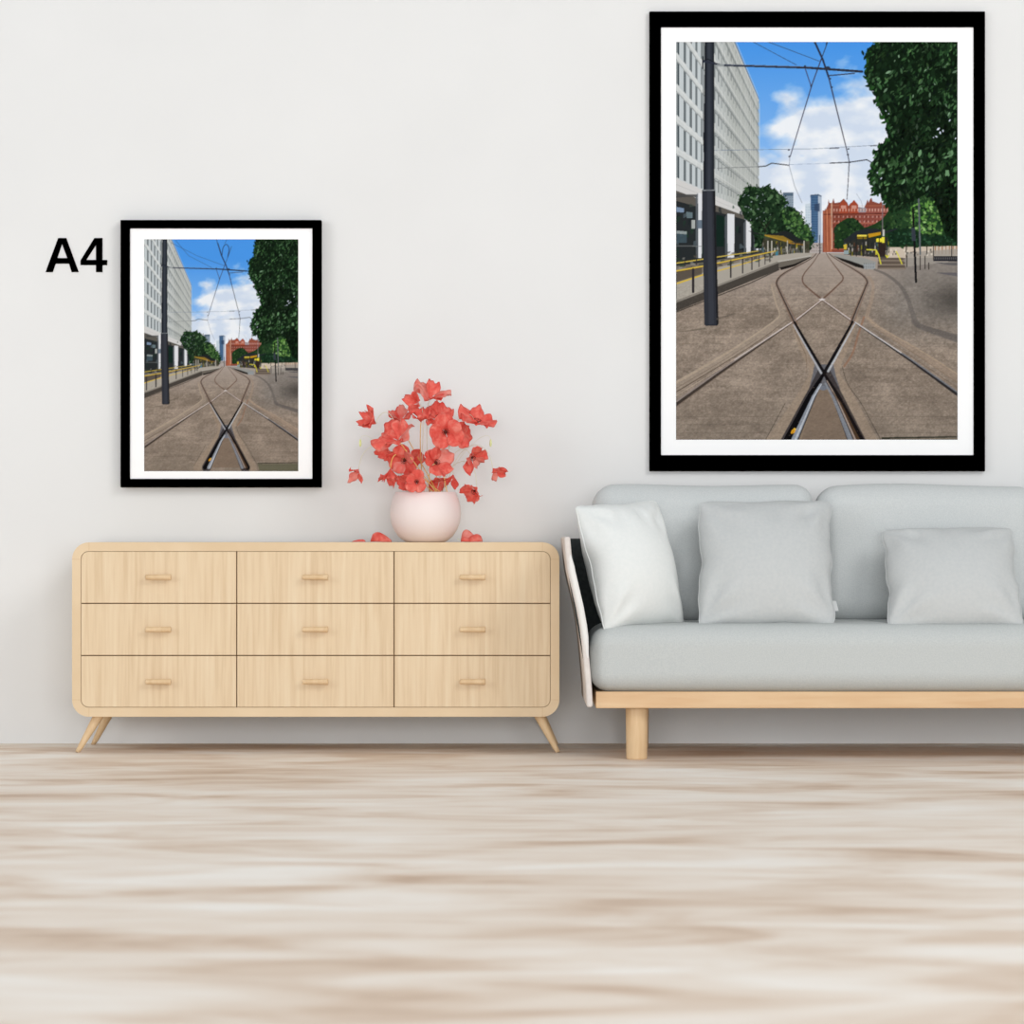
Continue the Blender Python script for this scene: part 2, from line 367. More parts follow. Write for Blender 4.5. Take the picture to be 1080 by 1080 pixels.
    # trees down the left platform
    lt = [(778, 214), (784, 204), (789, 196), (796, 197), (803, 198.5), (810, 194.5), (814, 199), (820, 202), (826, 207), (830.5, 214), (826, 219), (832, 218), (843, 223), (846, 230), (847, 235), (853, 240), (858, 250), (855, 262), (840, 262), (804, 262), (797, 262), (795, 246), (792, 235), (786, 231), (783, 224)]
    poly(lt, (22, 42, 24), .97)
    leaves(620, lt, (778, 858, 194, 262), 2.0, [(14, 28, 18), (22, 42, 24), (30, 56, 32), (44, 74, 42), (70, 104, 64), (24, 46, 26)], 31, 1.7, 1.0, 1.5)
    r3 = np.random.RandomState(46)
    for (ax, ay), (bx, by) in zip(lt[:19], lt[1:20]):
        L = math.hypot(bx - ax, by - ay)
        for k in range(int(L / 1.3) + 1):
            t = r3.rand(); ell(ax + (bx - ax) * t + r3.randn() * 1.6, ay + (by - ay) * t + r3.randn() * 1.6, .8 + 1.3 * r3.rand(), .6, 1 + r3.randn(), [(22, 42, 24), (34, 62, 34), (48, 80, 42)][r3.randint(3)])
    for k in range(26):
        x = 783 + abs(r3.randn()) * 16; y = 204 + r3.rand() * 30; ell(x, y, .5 + .6 * r3.rand(), .35, r3.rand() * 3, (176, 190, 194), .75)
    for a, b in (((806, 262), (808, 236)), ((808, 244), (800, 228)), ((808, 240), (816, 226)), ((838, 262), (838, 246))): line([a, b], 1.1, (36, 32, 28), .8, .6)
    leaves(120, [(822, 222), (843, 223), (856, 244), (850, 256), (830, 240)], (820, 858, 220, 258), 1.5, [(62, 104, 46), (84, 126, 60), (40, 76, 36)], 32, 1.6, 1, 1.5)
        # trees beyond the right platform
    rt = [(880, 240), (886, 234), (893, 230), (900, 229.5), (906, 234), (912, 240), (922, 236), (930, 231), (934, 226), (940, 217), (950, 211), (965, 203), (985, 196), (1012, 200), (1012, 259), (880, 262)]
    poly([(934, 254), (1012, 252), (1012, 272), (934, 272)], (196, 182, 166)); window_grid(984, 1010, 256, 268, 7, 1, (150, 112, 84), .9, .35, .95)
    poly(rt, (30, 56, 30), .97)
    leaves(520, rt, (880, 1012, 204, 262), 1.9, [(18, 38, 24), (28, 56, 30), (42, 74, 38), (58, 94, 46), (26, 48, 28)], 33, 1.7, .6, 1.5)
    leaves(190, [(960, 216), (990, 210), (994, 246), (960, 250)], (958, 996, 208, 252), 1.8, [(70, 124, 44), (96, 150, 60), (50, 100, 40), (130, 176, 92)], 34, 1.8, .5, 1.2)
    poly([(936, 242), (960, 240), (980, 250), (1012, 246), (1012, 257), (985, 258), (955, 259), (937, 259)], (20, 40, 26), .8)
    leaves(130, [(936, 242), (960, 240), (980, 250), (1012, 246), (1012, 257), (985, 258), (955, 259), (937, 259)], (936, 1012, 240, 260), 1.6, [(18, 42, 28), (40, 78, 50), (26, 54, 36)], 35, 1.7, .4, 1)

    # ---- tram stop shelters and the people and clutter under them
    poly([(806, 250), (854, 254), (854, 268), (800, 272)], (66, 62, 50), .8)
    poly([(890, 252), (936, 250), (936, 272), (890, 268)], (48, 46, 44), .9)
    for i in range(130):
        left = rs.rand() < .45
        x = (804 + rs.rand() * 46) if left else (888 + rs.rand() * 50); y = 254 + rs.rand() * 12
        c = [(30, 34, 36), (120, 116, 108), (52, 92, 110), (196, 192, 184), (150, 140, 40), (90, 60, 44), (36, 50, 40), (70, 70, 74)][rs.randint(8)]
        poly([(x, y), (x + .6 + rs.rand(), y), (x + .6 + rs.rand(), y + 2 + rs.rand() * 4), (x, y + 2 + rs.rand() * 4)], c, .8)
    poly([(807, 246.6), (834, 254.4), (833.5, 256), (806.6, 248.6)], (164, 134, 50)); poly([(806, 247), (826, 248), (842, 254), (833, 255.6)], (146, 116, 44), .9)
    poly([(789, 243), (806, 247), (818, 245.6), (827, 243), (834, 245), (843, 251.4), (850, 253.4), (848, 255.4), (838, 255.4), (826, 248.6), (812, 247.6), (796, 246.6)], (34, 38, 38))
    line([(832, 256), (848, 258)], 1.0, (150, 110, 40))
    for x in (810, 814, 823, 830.5, 839, 845, 848): line([(x, 254), (x, 269)], .8, (52, 50, 46) if int(x) % 2 else (190, 186, 176))
    poly([(818, 266), (821, 264), (821, 274), (818, 274)], (64, 124, 146), .9)
    poly([(888.6, 254), (895, 249), (902, 243.8), (915, 240.6), (925, 241), (932, 244), (946, 240.2), (946, 241.6), (934, 246), (925, 247), (914, 247), (902, 252), (893, 255.4)], (38, 43, 46))
    poly([(904, 247.4), (914, 247.4), (914, 249.2), (904, 249.2)], (228, 208, 84)); poly([(904, 249.2), (914, 249.2), (914, 252), (904, 252)], (120, 100, 30))
    poly([(915, 246.6), (928.6, 244.4), (928.6, 247.6), (916, 250.4)], (186, 140, 34)); poly([(924, 251.4), (930, 251), (930, 255), (924, 255)], (232, 216, 60)); poly([(929.6, 250), (932.4, 250), (932.4, 258), (930, 257.4)], (226, 214, 70))
    poly([(930.6, 242), (932.6, 242), (932.6, 249), (930.6, 249)], (190, 190, 184))
    poly([(889.5, 258), (893, 257), (893, 263), (890, 263)], (214, 186, 60), .9); poly([(890, 264), (895, 264), (895, 268), (890, 268)], (150, 168, 172), .9)
    for x in (897, 903, 910, 915, 920.5, 927): line([(x, 250), (x, 270)], .9, (36, 38, 38))
    poly([(926, 256), (934, 256), (934, 270), (926, 270)], (46, 36, 34), .9)

    # ---- platforms
    poly([(700, 300), (760, 280), (806, 271), (840, 266.5), (858, 266.5), (855, 269.4), (821, 275.4), (700, 322)], (164, 158, 148))
    poly([(700, 282), (741, 276.5), (806, 266), (806, 271), (760, 281), (700, 302)], (120, 112, 102), .85)
    for i in range(90):
        x = 702 + rs.rand() * 110; y = 270 + rs.rand() * 14 - (x - 702) * .09
        poly([(x, y), (x + 2 + rs.rand() * 4, y - .5), (x + 2 + rs.rand() * 4, y + 2), (x, y + 2)], [(60, 58, 54), (90, 84, 76), (150, 148, 140), (46, 62, 46)][rs.randint(4)], .55)
    poly([(700, 322), (821, 275.4), (822, 284), (700, 333.5)], (70, 65, 60)); line([(700, 323), (821, 276.4)], 2.6, (132, 126, 118), 1, 1.2)
    line([(700, 334), (790, 299), (822, 284)], 1.2, (58, 52, 48), .8)
    poly([(821, 275.4), (855, 269.4), (856, 271), (850, 273), (836, 279.5), (822, 282.6)], (104, 98, 90)); poly([(822, 282), (838, 278), (853, 271.4), (856, 271), (838, 280.6), (824, 284.6)], (34, 30, 28))
    line([(821, 275.6), (855, 269.6)], 1.4, (176, 172, 164))
    poly([(878, 269), (886, 268), (912, 272), (924, 276), (922, 284), (910, 283), (896, 277)], (146, 146, 142)); poly([(879, 269.6), (896, 274.6), (910, 279.5), (914, 284), (902, 281), (888, 275)], (34, 30, 28))
    poly([(910, 278), (922, 277), (923, 283.4), (911, 283.4)], (150, 154, 156)); window_grid(910, 922, 276, 283, 5, 2, (104, 108, 110), .6)
    poly([(926, 271.5), (952, 271.5), (955, 284), (925, 284)], (104, 92, 82))
    for k in range(6): line([(926, 272.5 + 2.1 * k), (954, 272.5 + 2.1 * k)], .7, (140, 128, 116) if k % 2 else (70, 62, 56))
    for a, b, c in (((923.6, 263.4), (926.4, 269), (928.6, 278)), ((944.6, 264.4), (947.4, 270), (950.8, 278)), ((914, 263), (923.6, 263.4), (923.8, 268)), ((934, 269), (935.4, 271.4), (937, 269))): line([a, b, c], 1.1, (212, 204, 62))
    poly([(955, 266), (1012, 262), (1012, 275), (955, 281)], (154, 148, 140), .8); poly([(984, 270), (1012, 270), (1012, 275.6), (984, 275)], (40, 40, 46)); window_grid(984, 1012, 270.5, 274, 14, 1, (120, 118, 116), .6, .4, .8)
    poly([(985, 276.5), (1012, 277), (1012, 279.6), (1000, 279.4)], (90, 88, 90), .9); poly([(985, 287), (1012, 287.4), (1012, 291.6), (998, 289.6)], (88, 86, 92), .75)
    for x, y0_, y1_ in ((955.4, 258, 271), (977, 258, 268), (984, 257, 274), (1003, 257, 270), (970, 270, 284), (975, 270, 283), (979, 277, 283.6), (956, 270, 281)): line([(x, y0_), (x, y1_)], 1.3, (44, 38, 34))
    for i in range(26):
        x = 938 + rs.rand() * 44; y = 262 + rs.rand() * 6; poly([(x, y), (x + 1.6, y), (x + 1.6, y + 2), (x, y + 2)], [(120, 110, 100), (220, 210, 196), (90, 88, 84)][rs.randint(3)], .8)

    # ---- the railing along the ramp
    yl = (206, 176, 66)
    line([(700, 288), (741, 280.6), (808, 266.6), (818, 264.5)], 1.7, yl, 1, .9); line([(700, 289.4), (741, 282), (808, 267.4)], .7, (110, 86, 40), .9, .4)
    line([(700, 303.5), (741, 289.8), (770, 282), (806, 271.6)], 1.9, yl, 1, .8); line([(700, 279.4), (741, 273.2), (800, 264.4)], 1.4, (190, 168, 76), 1, .8)
    poly([(700, 288.6), (741, 281.6), (741, 289), (700, 302)], (66, 58, 50), .6)
    for x, y0_, y1_, w in ((713, 288, 314, 2.4), (731.5, 283.6, 307.6, 2.5), (771, 275, 292, 1.7), (783.6, 273, 287.5, 1.4), (793.2, 271, 284, 1.2), (800.6, 269.5, 281, 1.0), (807, 268, 278.5, .9), (812, 267, 276, .8), (723, 276, 280, 1), (735, 274, 279, 1)):
        line([(x, y0_), (x, y1_)], w, (52, 48, 50))

    # ---- paving bands, then the rails
    band = (156, 140, 124); bd2 = (126, 108, 92)
    line(smooth([(700, 416), (760, 380), (800, 355), (822, 338), (826, 333), (820, 318), (815, 300)]), 13, (152, 138, 124), .8, 4.5)
    line(smooth([(700, 411), (760, 376), (800, 350), (819, 336), (822, 330), (818, 318), (813.5, 300)]), 2.6, (170, 154, 136), .9, 1.2)
    line(smooth([(700, 421), (760, 385), (800, 359.5), (822, 343)]), 1.2, (92, 78, 68), .85, .6); line(smooth([(700, 425.5), (760, 388), (800, 362)]), .8, (176, 160, 144), .8, .5); line(smooth([(700, 417), (760, 381.5), (800, 356)]), .7, (112, 98, 86), .7, .5)
    line(smooth([(1020, 406), (970, 373), (930, 348), (916, 336), (914.4, 332), (919, 315), (920.5, 300), (916, 292)]), 9, (152, 134, 118), .7, 3)
    line(smooth([(1020, 401), (970, 369), (926, 344), (914, 334)]), 1.6, (164, 146, 126), .8, 1.2); line(smooth([(1020, 416), (960, 375), (918, 346)]), 1.0, (112, 94, 80), .7, .6); line(smooth([(1020, 410.5), (965, 373), (922, 345)]), .7, (116, 98, 84), .75, .5)
    line(smooth([(911, 334), (905, 352), (899, 372), (890, 386)]), 2.0, (140, 104, 84), .75, 2.0)
    line(smooth([(838, 342), (848, 368), (858, 390), (850, 412), (812, 470)]), 8, (154, 136, 118), .6, 15)
    line(smooth([(902, 336), (890, 366), (880, 392), (892, 414), (920, 470)]), 7, (156, 138, 120), .6, 16)
    line(smooth([(888, 386), (894, 405), (908, 425), (930, 466)]), .7, (66, 58, 50), .8); line([(828, 425), (806, 466)], .7, (70, 62, 54), .8)
    line([(838, 348), (850, 374), (851, 392)], .8, (104, 88, 74), .6)
    poly([(861, 405), (874, 405), (897, 470), (838, 470)], (134, 116, 98), .8)
    # curved grey drain line on the right
    line(smooth([(922, 284), (934, 289), (946, 298), (955, 310), (961, 327), (966, 340), (976, 346), (1012, 358)]), 2.0, (104, 98, 94), .8, 8)
    line(smooth([(962, 338), (966, 342), (976, 346), (1012, 357)]), 4.0, (98, 92, 88), .6, 7.5)

    def rail(pts, w0, w1, near=False, tone=(150, 146, 146)):
        p = smooth(pts)
        line(p, w0 * 1.5, (118, 98, 84), .55, w1 * 1.5)
        line(p, w0, (54, 47, 45), .95, w1)
        o0, o1 = w0 * .34, w1 * .34
        q = [(x + (o0 + (o1 - o0) * i / (len(p) - 1)), y + .2) for i, (x, y) in enumerate(p)]
        line(q, w0 * .46, tone, .95, w1 * .46)
    inner_r = [(837.4, 338.5), (867, 315.4), (884.6, 299.4), (889, 293), (885.4, 286.6), (874.4, 272), (871, 266)]
    inner_l = [(898.5, 337.8), (867, 315.4), (850, 301.5), (846.4, 295), (848.4, 288), (858, 276), (864.4, 266)]
    line(smooth(inner_r), 3.2, (122, 98, 84), .9, .7); line(smooth(inner_r), 1.3, (92, 72, 64), .9, .5)
    line(smooth(inner_l), 3.2, (122, 98, 84), .9, .7); line(smooth(inner_l), 1.3, (92, 72, 64), .9, .5)
    line([(837.4, 338.5), (867, 315.4)], 1.4, (204, 196, 192), .9, .9); line([(898.5, 337.8), (867, 315.4)], 1.4, (204, 196, 192), .9, .9)
    line([(839, 339), (867, 317)], .6, (60, 52, 50), .9, .4); line([(897, 338.4), (867, 317)], .6, (60, 52, 50), .9, .4)
    ell(867, 315.4, 3.4, 1.2, 0, (206, 200, 198), .9)
    # the long diverging rails
    line([(700, 436), (762, 391), (837.4, 338.5)], 3.8, (56, 48, 44), .9, 1.4); line([(700, 432.5), (762, 388.6), (837.4, 338)], 1.9, (142, 130, 124), .95, 1.3)
    line([(700, 438.5), (762, 393), (837.4, 339.5)], .9, (120, 104, 92), .9, .5); line([(775, 379), (837.4, 338)], .9, (206, 196, 192), .9, 1.1)
    line([(1020, 423), (960, 379.6), (898.5, 337.8)], 4.4, (40, 38, 40), .95, 1.6); line([(1020, 420.8), (960, 378.2), (898.5, 337.4)], 1.4, (120, 122, 128), .95, 1.2); line([(950, 371.5), (898.5, 337.4)], 1.0, (206, 200, 198), .9, 1.2)
    # the outer curves and the crossing in the foreground
    up_l = [(839, 341), (829, 320), (821, 303), (819.4, 298), (822, 292.6), (830, 286.4), (854, 273.4), (861, 267)]
    up_r = [(898, 340), (905, 322), (913, 302), (914.6, 297), (911, 291), (902, 284.6), (882, 273), (874, 267)]
    for p in (up_l, up_r): line(smooth(p), 5.4, (124, 100, 86), .7, .8); line(smooth(p), 2.6, (60, 50, 46), .95, .6); line([(x + .8, y) for x, y in smooth(p)], .9, (150, 138, 130), .8, .3)
    bl = [(839, 341), (869, 393.5), (882, 416), (912, 470)]; br = [(898, 340), (869, 393.5), (856, 416), (828, 470)]
    poly([(859, 384), (879, 384), (881.5, 396), (886, 410), (873, 408), (869, 406), (865, 408), (853, 410), (856.6, 396)], (98, 98, 104), .95)
    line([(866, 392), (857, 413), (830, 470)], 8, (58, 54, 56), .9, 18); line([(872, 392), (881, 413), (905.5, 470)], 8, (60, 54, 54), .9, 19)
    poly([(864, 410), (868, 408.4), (872.4, 410), (880, 428), (895, 470), (843, 470), (856, 430)], (124, 108, 94)); ell(868.2, 408.6, 5, 2.6, 0, (112, 116, 126))
    line([(838, 339.4), (869, 393.5)], 2.4, (24, 22, 24), 1, 4.2); line([(836.8, 342), (866, 393)], 1.1, (166, 168, 174), .95, 2.2)
    line([(899, 339), (869, 393.5)], 2.4, (24, 22, 24), 1, 4.2); line([(901.4, 341), (873.4, 391)], 1.2, (176, 178, 182), .95, 2.4)
    line([(869, 393.5), (854, 416.5), (827, 470)], 3.2, (16, 15, 17), 1, 8); line([(865.4, 405), (858, 417.5), (834.6, 470)], 2.4, (142, 148, 158), .95, 6.5); line([(866, 405), (858.6, 417.5), (836, 470)], .8, (196, 200, 206), .8, 2)
    line([(869, 393.5), (883, 416), (910, 470)], 2.8, (26, 22, 22), 1, 9); line([(870.6, 404), (879, 419), (899.5, 470)], 2.0, (128, 132, 140), .95, 5.2); line([(872, 401), (881.6, 418), (905, 470)], .8, (176, 158, 146), .9, 1.8)
    line([(876, 410), (886.5, 425), (908, 470)], .9, (96, 72, 52), .7, 4)
    gr = (0.90 + .22 * (noise(1.4, .9, 3, 77) - .02)) * (0.96 + .08 * noise(10, 6, 3, 78)); gk = PY > 300
    img[gk] *= gr[gk][:, None]
    for s in range(420):
        x = 700 + rs.rand() * 312; y = 345 + rs.rand() * 120
        ell(x, y, .5 + rs.rand(), .35, 0, [(168, 152, 132), (92, 82, 72), (150, 128, 106)][rs.randint(3)], .35)
    line([(930, 461.5), (960, 461), (1012, 460)], 2.0, (40, 42, 34), .85, 1.4); poly([(930, 463), (1012, 462), (1012, 480), (934, 480)], (92, 92, 74), .8)
    ell(836.6, 454.4, 3.2, 1.9, -.8, (222, 160, 40)); ell(838.2, 452, 1.6, 1.1, .4, (236, 190, 70)); line([(835, 457), (838, 452)], .5, (140, 88, 20))

    # ---- posts, wires and the tram mast
    line([(962.4, 220), (965.6, 297)], 2.2, (24, 23, 25), 1, 2.4); poly([(960.6, 240), (964.6, 240), (965.4, 254), (961.2, 254)], (56, 62, 72), .9)
    line([(968.4, 210), (970, 268)], 1.6, (92, 98, 102), 1, 1.8); line([(864.4, 248), (864.6, 267)], 1.0, (52, 54, 58))
    line([(930.4, 214), (930.4, 244)], .9, (120, 110, 116), .9)
    wire = (58, 66, 84)
    line([(795, 44.6), (840, 68.6)], .7, wire); line([(811, 44.6), (864, 64.6)], .7, wire); line([(770, 14), (795, 44.6)], .7, wire); line([(760, 18), (811, 44.6)], .7, wire)
    line([(848.7, 71), (855.4, 91)], 1.1, (70, 62, 86)); line([(866, 62.7), (856.4, 89), (833.4, 165)], 1.3, (66, 64, 88), 1, 1.0); line([(879, 26), (872.5, 45), (866, 62.7)], 1.0, wire)
    line([(833, 165), (832.4, 175), (838, 196), (846, 214)], .6, (120, 124, 140), .9)
    line([(852, 20), (859.5, 45), (867.6, 62.7), (874, 82)], 2.2, (44, 46, 62), 1, 2.0); line([(874, 82), (894, 163), (895.4, 171), (894, 196), (893, 210)], 1.5, (62, 60, 76), 1, .8)
    line(smooth([(860, 47), (862, 30), (868, 22), (874, 30), (871.5, 47)]), 1.4, (44, 48, 64))
    line([(872, 8), (866, 20)], .8, wire); line([(848, 8), (856, 33)], 1.2, wire)
    line([(754, 158.4), (857, 157), (926, 153)], .6, (110, 124, 146), .8); line([(875, 156.4), (884.5, 156)], 1.3, (92, 96, 106), .9); line([(918, 153.8), (924, 153.4)], 1.2, (92, 96, 106), .9)
    line([(757, 177.4), (807, 175.4)], .9, (130, 134, 134), .9); line([(800, 175.8), (808, 175), (814, 172), (832, 174.2)], 1.3, (86, 90, 96)); line([(832, 173.6), (876, 172)], .5, (140, 158, 186), .8); line([(875, 172), (896, 171), (914, 168.4), (919.5, 171.6)], 1.2, (62, 64, 72))
    for x, y in ((832, 158), (832.6, 165), (894.6, 157), (894, 163), (896, 171), (855.4, 91), (875.4, 83), (877, 92)): ell(x, y, 1.2, 1.0, 0, (50, 52, 66))
    poly([(741, 6), (743.8, 6), (743.8, 64), (741, 64)], (110, 116, 118), .8)
    poly([(744.2, 0), (753.6, 0), (753.8, 200), (742, 200)], (46, 50, 58)); poly([(744.2, 0), (745.8, 0), (744.8, 200), (742, 200)], (28, 31, 37)); poly([(747, 0), (750, 0), (750, 200), (747, 200)], (58, 63, 72), .8); poly([(752, 0), (753.6, 0), (753.8, 200), (752, 200)], (34, 37, 43))
    poly([(740.8, 200), (754.6, 200), (758.2, 341), (757, 343), (745, 343.4), (743.2, 342)], (48, 50, 57)); poly([(746, 200), (751, 200), (753.4, 341), (748, 342)], (58, 61, 69), .8); poly([(752.4, 200), (754.6, 200), (758.2, 341), (756, 342.6)], (32, 32, 36))
    line([(741.4, 200.6), (754.6, 200.4)], .9, (138, 144, 148)); line([(742, 64.4), (747, 62.4), (754, 66)], 1.2, (30, 33, 40)); line([(742, 65), (742.4, 160)], .7, (26, 28, 32))
    line([(741.6, 60), (741.6, 72)], 1.6, (36, 40, 46))
    line([(743, 65), (752, 66.4), (760, 68.8), (850, 71.4), (909, 75.6)], 2.2, (46, 50, 62), 1, 2.6); line([(760, 68.2), (856, 70.6)], .6, (110, 118, 136), .8); line([(757, 69), (763, 69)], 2.4, (140, 146, 148))
    line([(874, 79.8), (901, 77.4)], 1.3, (58, 64, 84)); ell(873, 71.4, 2.6, 1.5, 0, (48, 52, 66)); ell(849, 70.4, 1.4, 1.6, 0, (48, 52, 66))
    line([(757, 336), (776, 330)], 2.6, (92, 84, 76), .5, .8); line([(744, 346), (716, 350)], 2.0, (96, 88, 78), .6, .6)

    # ---- the near tree on the right
    nt = [(930, 0), (924, 25), (921, 38), (923, 46), (913, 55), (914.6, 67), (913, 80), (917, 92), (922.4, 98), (924.6, 110), (931, 124), (935.7, 131), (936, 148), (928, 154.5), (922, 162), (920.6, 174), (916, 184),
          (919.5, 194), (922.6, 206), (928, 204), (933, 212), (938, 222), (944, 219), (951, 219), (962, 212), (975, 205), (984, 208), (990, 226), (996, 246), (1014, 258), (1014, 0)]
    poly(nt, (17, 31, 18))
    def lightness(x, y):
        s = .95 + .35 * math.sin(x / 7.5) * math.sin(y / 8.5 + 1)
        if y > 200: s *= .72
        if x > 985 and y > 160: s *= .45 + .3 * (y < 190)
        if 945 < x < 1000 and 110 < y < 165: s *= .62
        return s
    rim = [(x + (-1.5 if x < 1000 else 0), y) for x, y in nt]
    leaves(650, nt, (912, 1012, 11, 258), 3.4, [(14, 28, 16), (20, 40, 22), (26, 52, 28)], 41, 1.9, 1.9, .7)
    leaves(1250, nt, (912, 1012, 11, 256), 2.4, [(16, 32, 18), (24, 48, 26), (34, 66, 34), (44, 80, 42), (18, 36, 20), (58, 94, 56)], 42, 2.4, 1.9, .9, lightness)
    leaves(420, nt, (912, 1012, 11, 256), 2.2, [(12, 24, 14), (16, 30, 18), (14, 26, 20)], 47, 2.2, 1.7, 1.2)
    leaves(230, nt, (914, 1012, 11, 214), 2.3, [(50, 84, 48), (66, 102, 66), (96, 128, 98), (44, 80, 38), (64, 100, 54)], 43, 2.6, 1.9, 1.0, lightness)
    r2 = np.random.RandomState(44)
    for (ax, ay), (bx, by) in zip(nt[:22], nt[1:23]):      # ragged outer leaves
        L = math.hypot(bx - ax, by - ay)
        for k in range(int(L / 2.2) + 1):
            t = r2.rand(); ell(ax + (bx - ax) * t + r2.randn() * 1.3, ay + (by - ay) * t + r2.randn() * 1.3, 2.2 + 1.6 * r2.rand(), 1.4, 1.8 + r2.randn() * .6, [(20, 40, 22), (30, 58, 30), (40, 76, 36), (18, 34, 20)][r2.randint(4)])
    leaves(70, [(918, 160), (1008, 160), (1008, 196), (918, 190)], (918, 1008, 160, 196), 2.9, [(62, 104, 58), (92, 134, 90), (46, 84, 42)], 45, 2.2, 1.9, .8)
    for x, y, s in ((989, 136, 1.9), (991, 140, 1.5), (994, 138, 1.3), (987, 144, 1.3), (1001, 127, 1.3), (1007, 146, 1.0), (980, 106, .7), (934, 117, .9), (937, 120, .8), (929, 188, 1.1), (925, 182, .9), (984, 145, .8)):
        ell(x, y, s, s * .5, x, (206, 216, 232))
    line([(1009.6, 44), (1009.6, 260)], .1, (20, 24, 18))
    img[:] = np.clip(img, 0, 255)
    return img / 255.0, W, H, SS, X0, Y0


def crop_print(img, SS, X0, Y0, x0, x1, y0, y1, nx, ny):
    # resample part of the drawing to nx x ny by area averaging
    H, W, _ = img.shape
    lin = np.where(img <= .04045, img / 12.92, ((img + .055) / 1.055) ** 2.4)
    c = np.zeros((H + 1, W + 1, 3)); c[1:, 1:] = lin.cumsum(0).cumsum(1)
    def at(a, b):  # bilinear look-up in the summed table; a rows, b columns
        a = np.clip(a, 0, H); b = np.clip(b, 0, W)
        i = np.minimum(a.astype(int), H - 1); j = np.minimum(b.astype(int), W - 1); fa = (a - i)[:, None, None]; fb = (b - j)[None, :, None]
        return (c[i][:, j] * (1 - fb) + c[i][:, j + 1] * fb) * (1 - fa) + (c[i + 1][:, j] * (1 - fb) + c[i + 1][:, j + 1] * fb) * fa
    ys = (np.linspace(y0, y1, ny + 1) - Y0) * SS; xs = (np.linspace(x0, x1, nx + 1) - X0) * SS
    t = at(ys, xs)
    area = np.diff(ys)[:, None, None] * np.diff(xs)[None, :, None]
    return (t[1:, 1:] - t[:-1, 1:] - t[1:, :-1] + t[:-1, :-1]) / area
# ------------------------------------------------------------------ the room
tag(MB().box((-5.2, 0, -.1), (5.2, .12, 3.3)).build('wall_back', M['wall']), kind='structure')
def floor_material():
    m = mat('washed_oak_floor', (226, 214, 200), .62, .25); t = m.node_tree; N, L = t.nodes, t.links
    tc = N.new('ShaderNodeTexCoord')
    def nz(sx_, sy_, scale, detail, dist, rough=.5):
        mp = N.new('ShaderNodeMapping'); mp.inputs['Scale'].default_value = (sx_, sy_, 1); n = N.new('ShaderNodeTexNoise')
        n.inputs['Scale'].default_value = scale; n.inputs['Detail'].default_value = detail; n.inputs['Distortion'].default_value = dist; n.inputs['Roughness'].default_value = rough
        L.new(tc.outputs['Object'], mp.inputs[0]); L.new(mp.outputs[0], n.inputs['Vector']); return n.outputs['Fac']
    def mth(op, a, b):
        n = N.new('ShaderNodeMath'); n.operation = op
        for i, v in enumerate((a, b)):
            if isinstance(v, float): n.inputs[i].default_value = v
            else: L.new(v, n.inputs[i])
        return n.outputs[0]
    f = mth('ADD', mth('MULTIPLY', nz(1.35, 3.0, 1.2, 4.5, .75, .5), .55), mth('ADD', mth('MULTIPLY', nz(.55, 1.5, 1.0, 3, .4), .30), mth('MULTIPLY', nz(3.2, 12, 1.0, 3, .3), .15)))
    cr = N.new('ShaderNodeValToRGB'); e = cr.color_ramp.elements; e.new(.5); e.new(.5)
    for k, (p, c) in enumerate([(.355, (196, 168, 144)), (.43, (219, 198, 178)), (.51, (235, 222, 208)), (.63, (246, 240, 232))]): e[k].position = p; e[k].color = (*lin(c), 1)
    L.new(f, cr.inputs[0]); L.new(cr.outputs[0], N['Principled BSDF'].inputs['Base Color']); return m
fm = floor_material()
tag(MB().box((-5.2, -12.0, -.1), (5.2, 0, 0)).build('floor', fm), kind='structure')

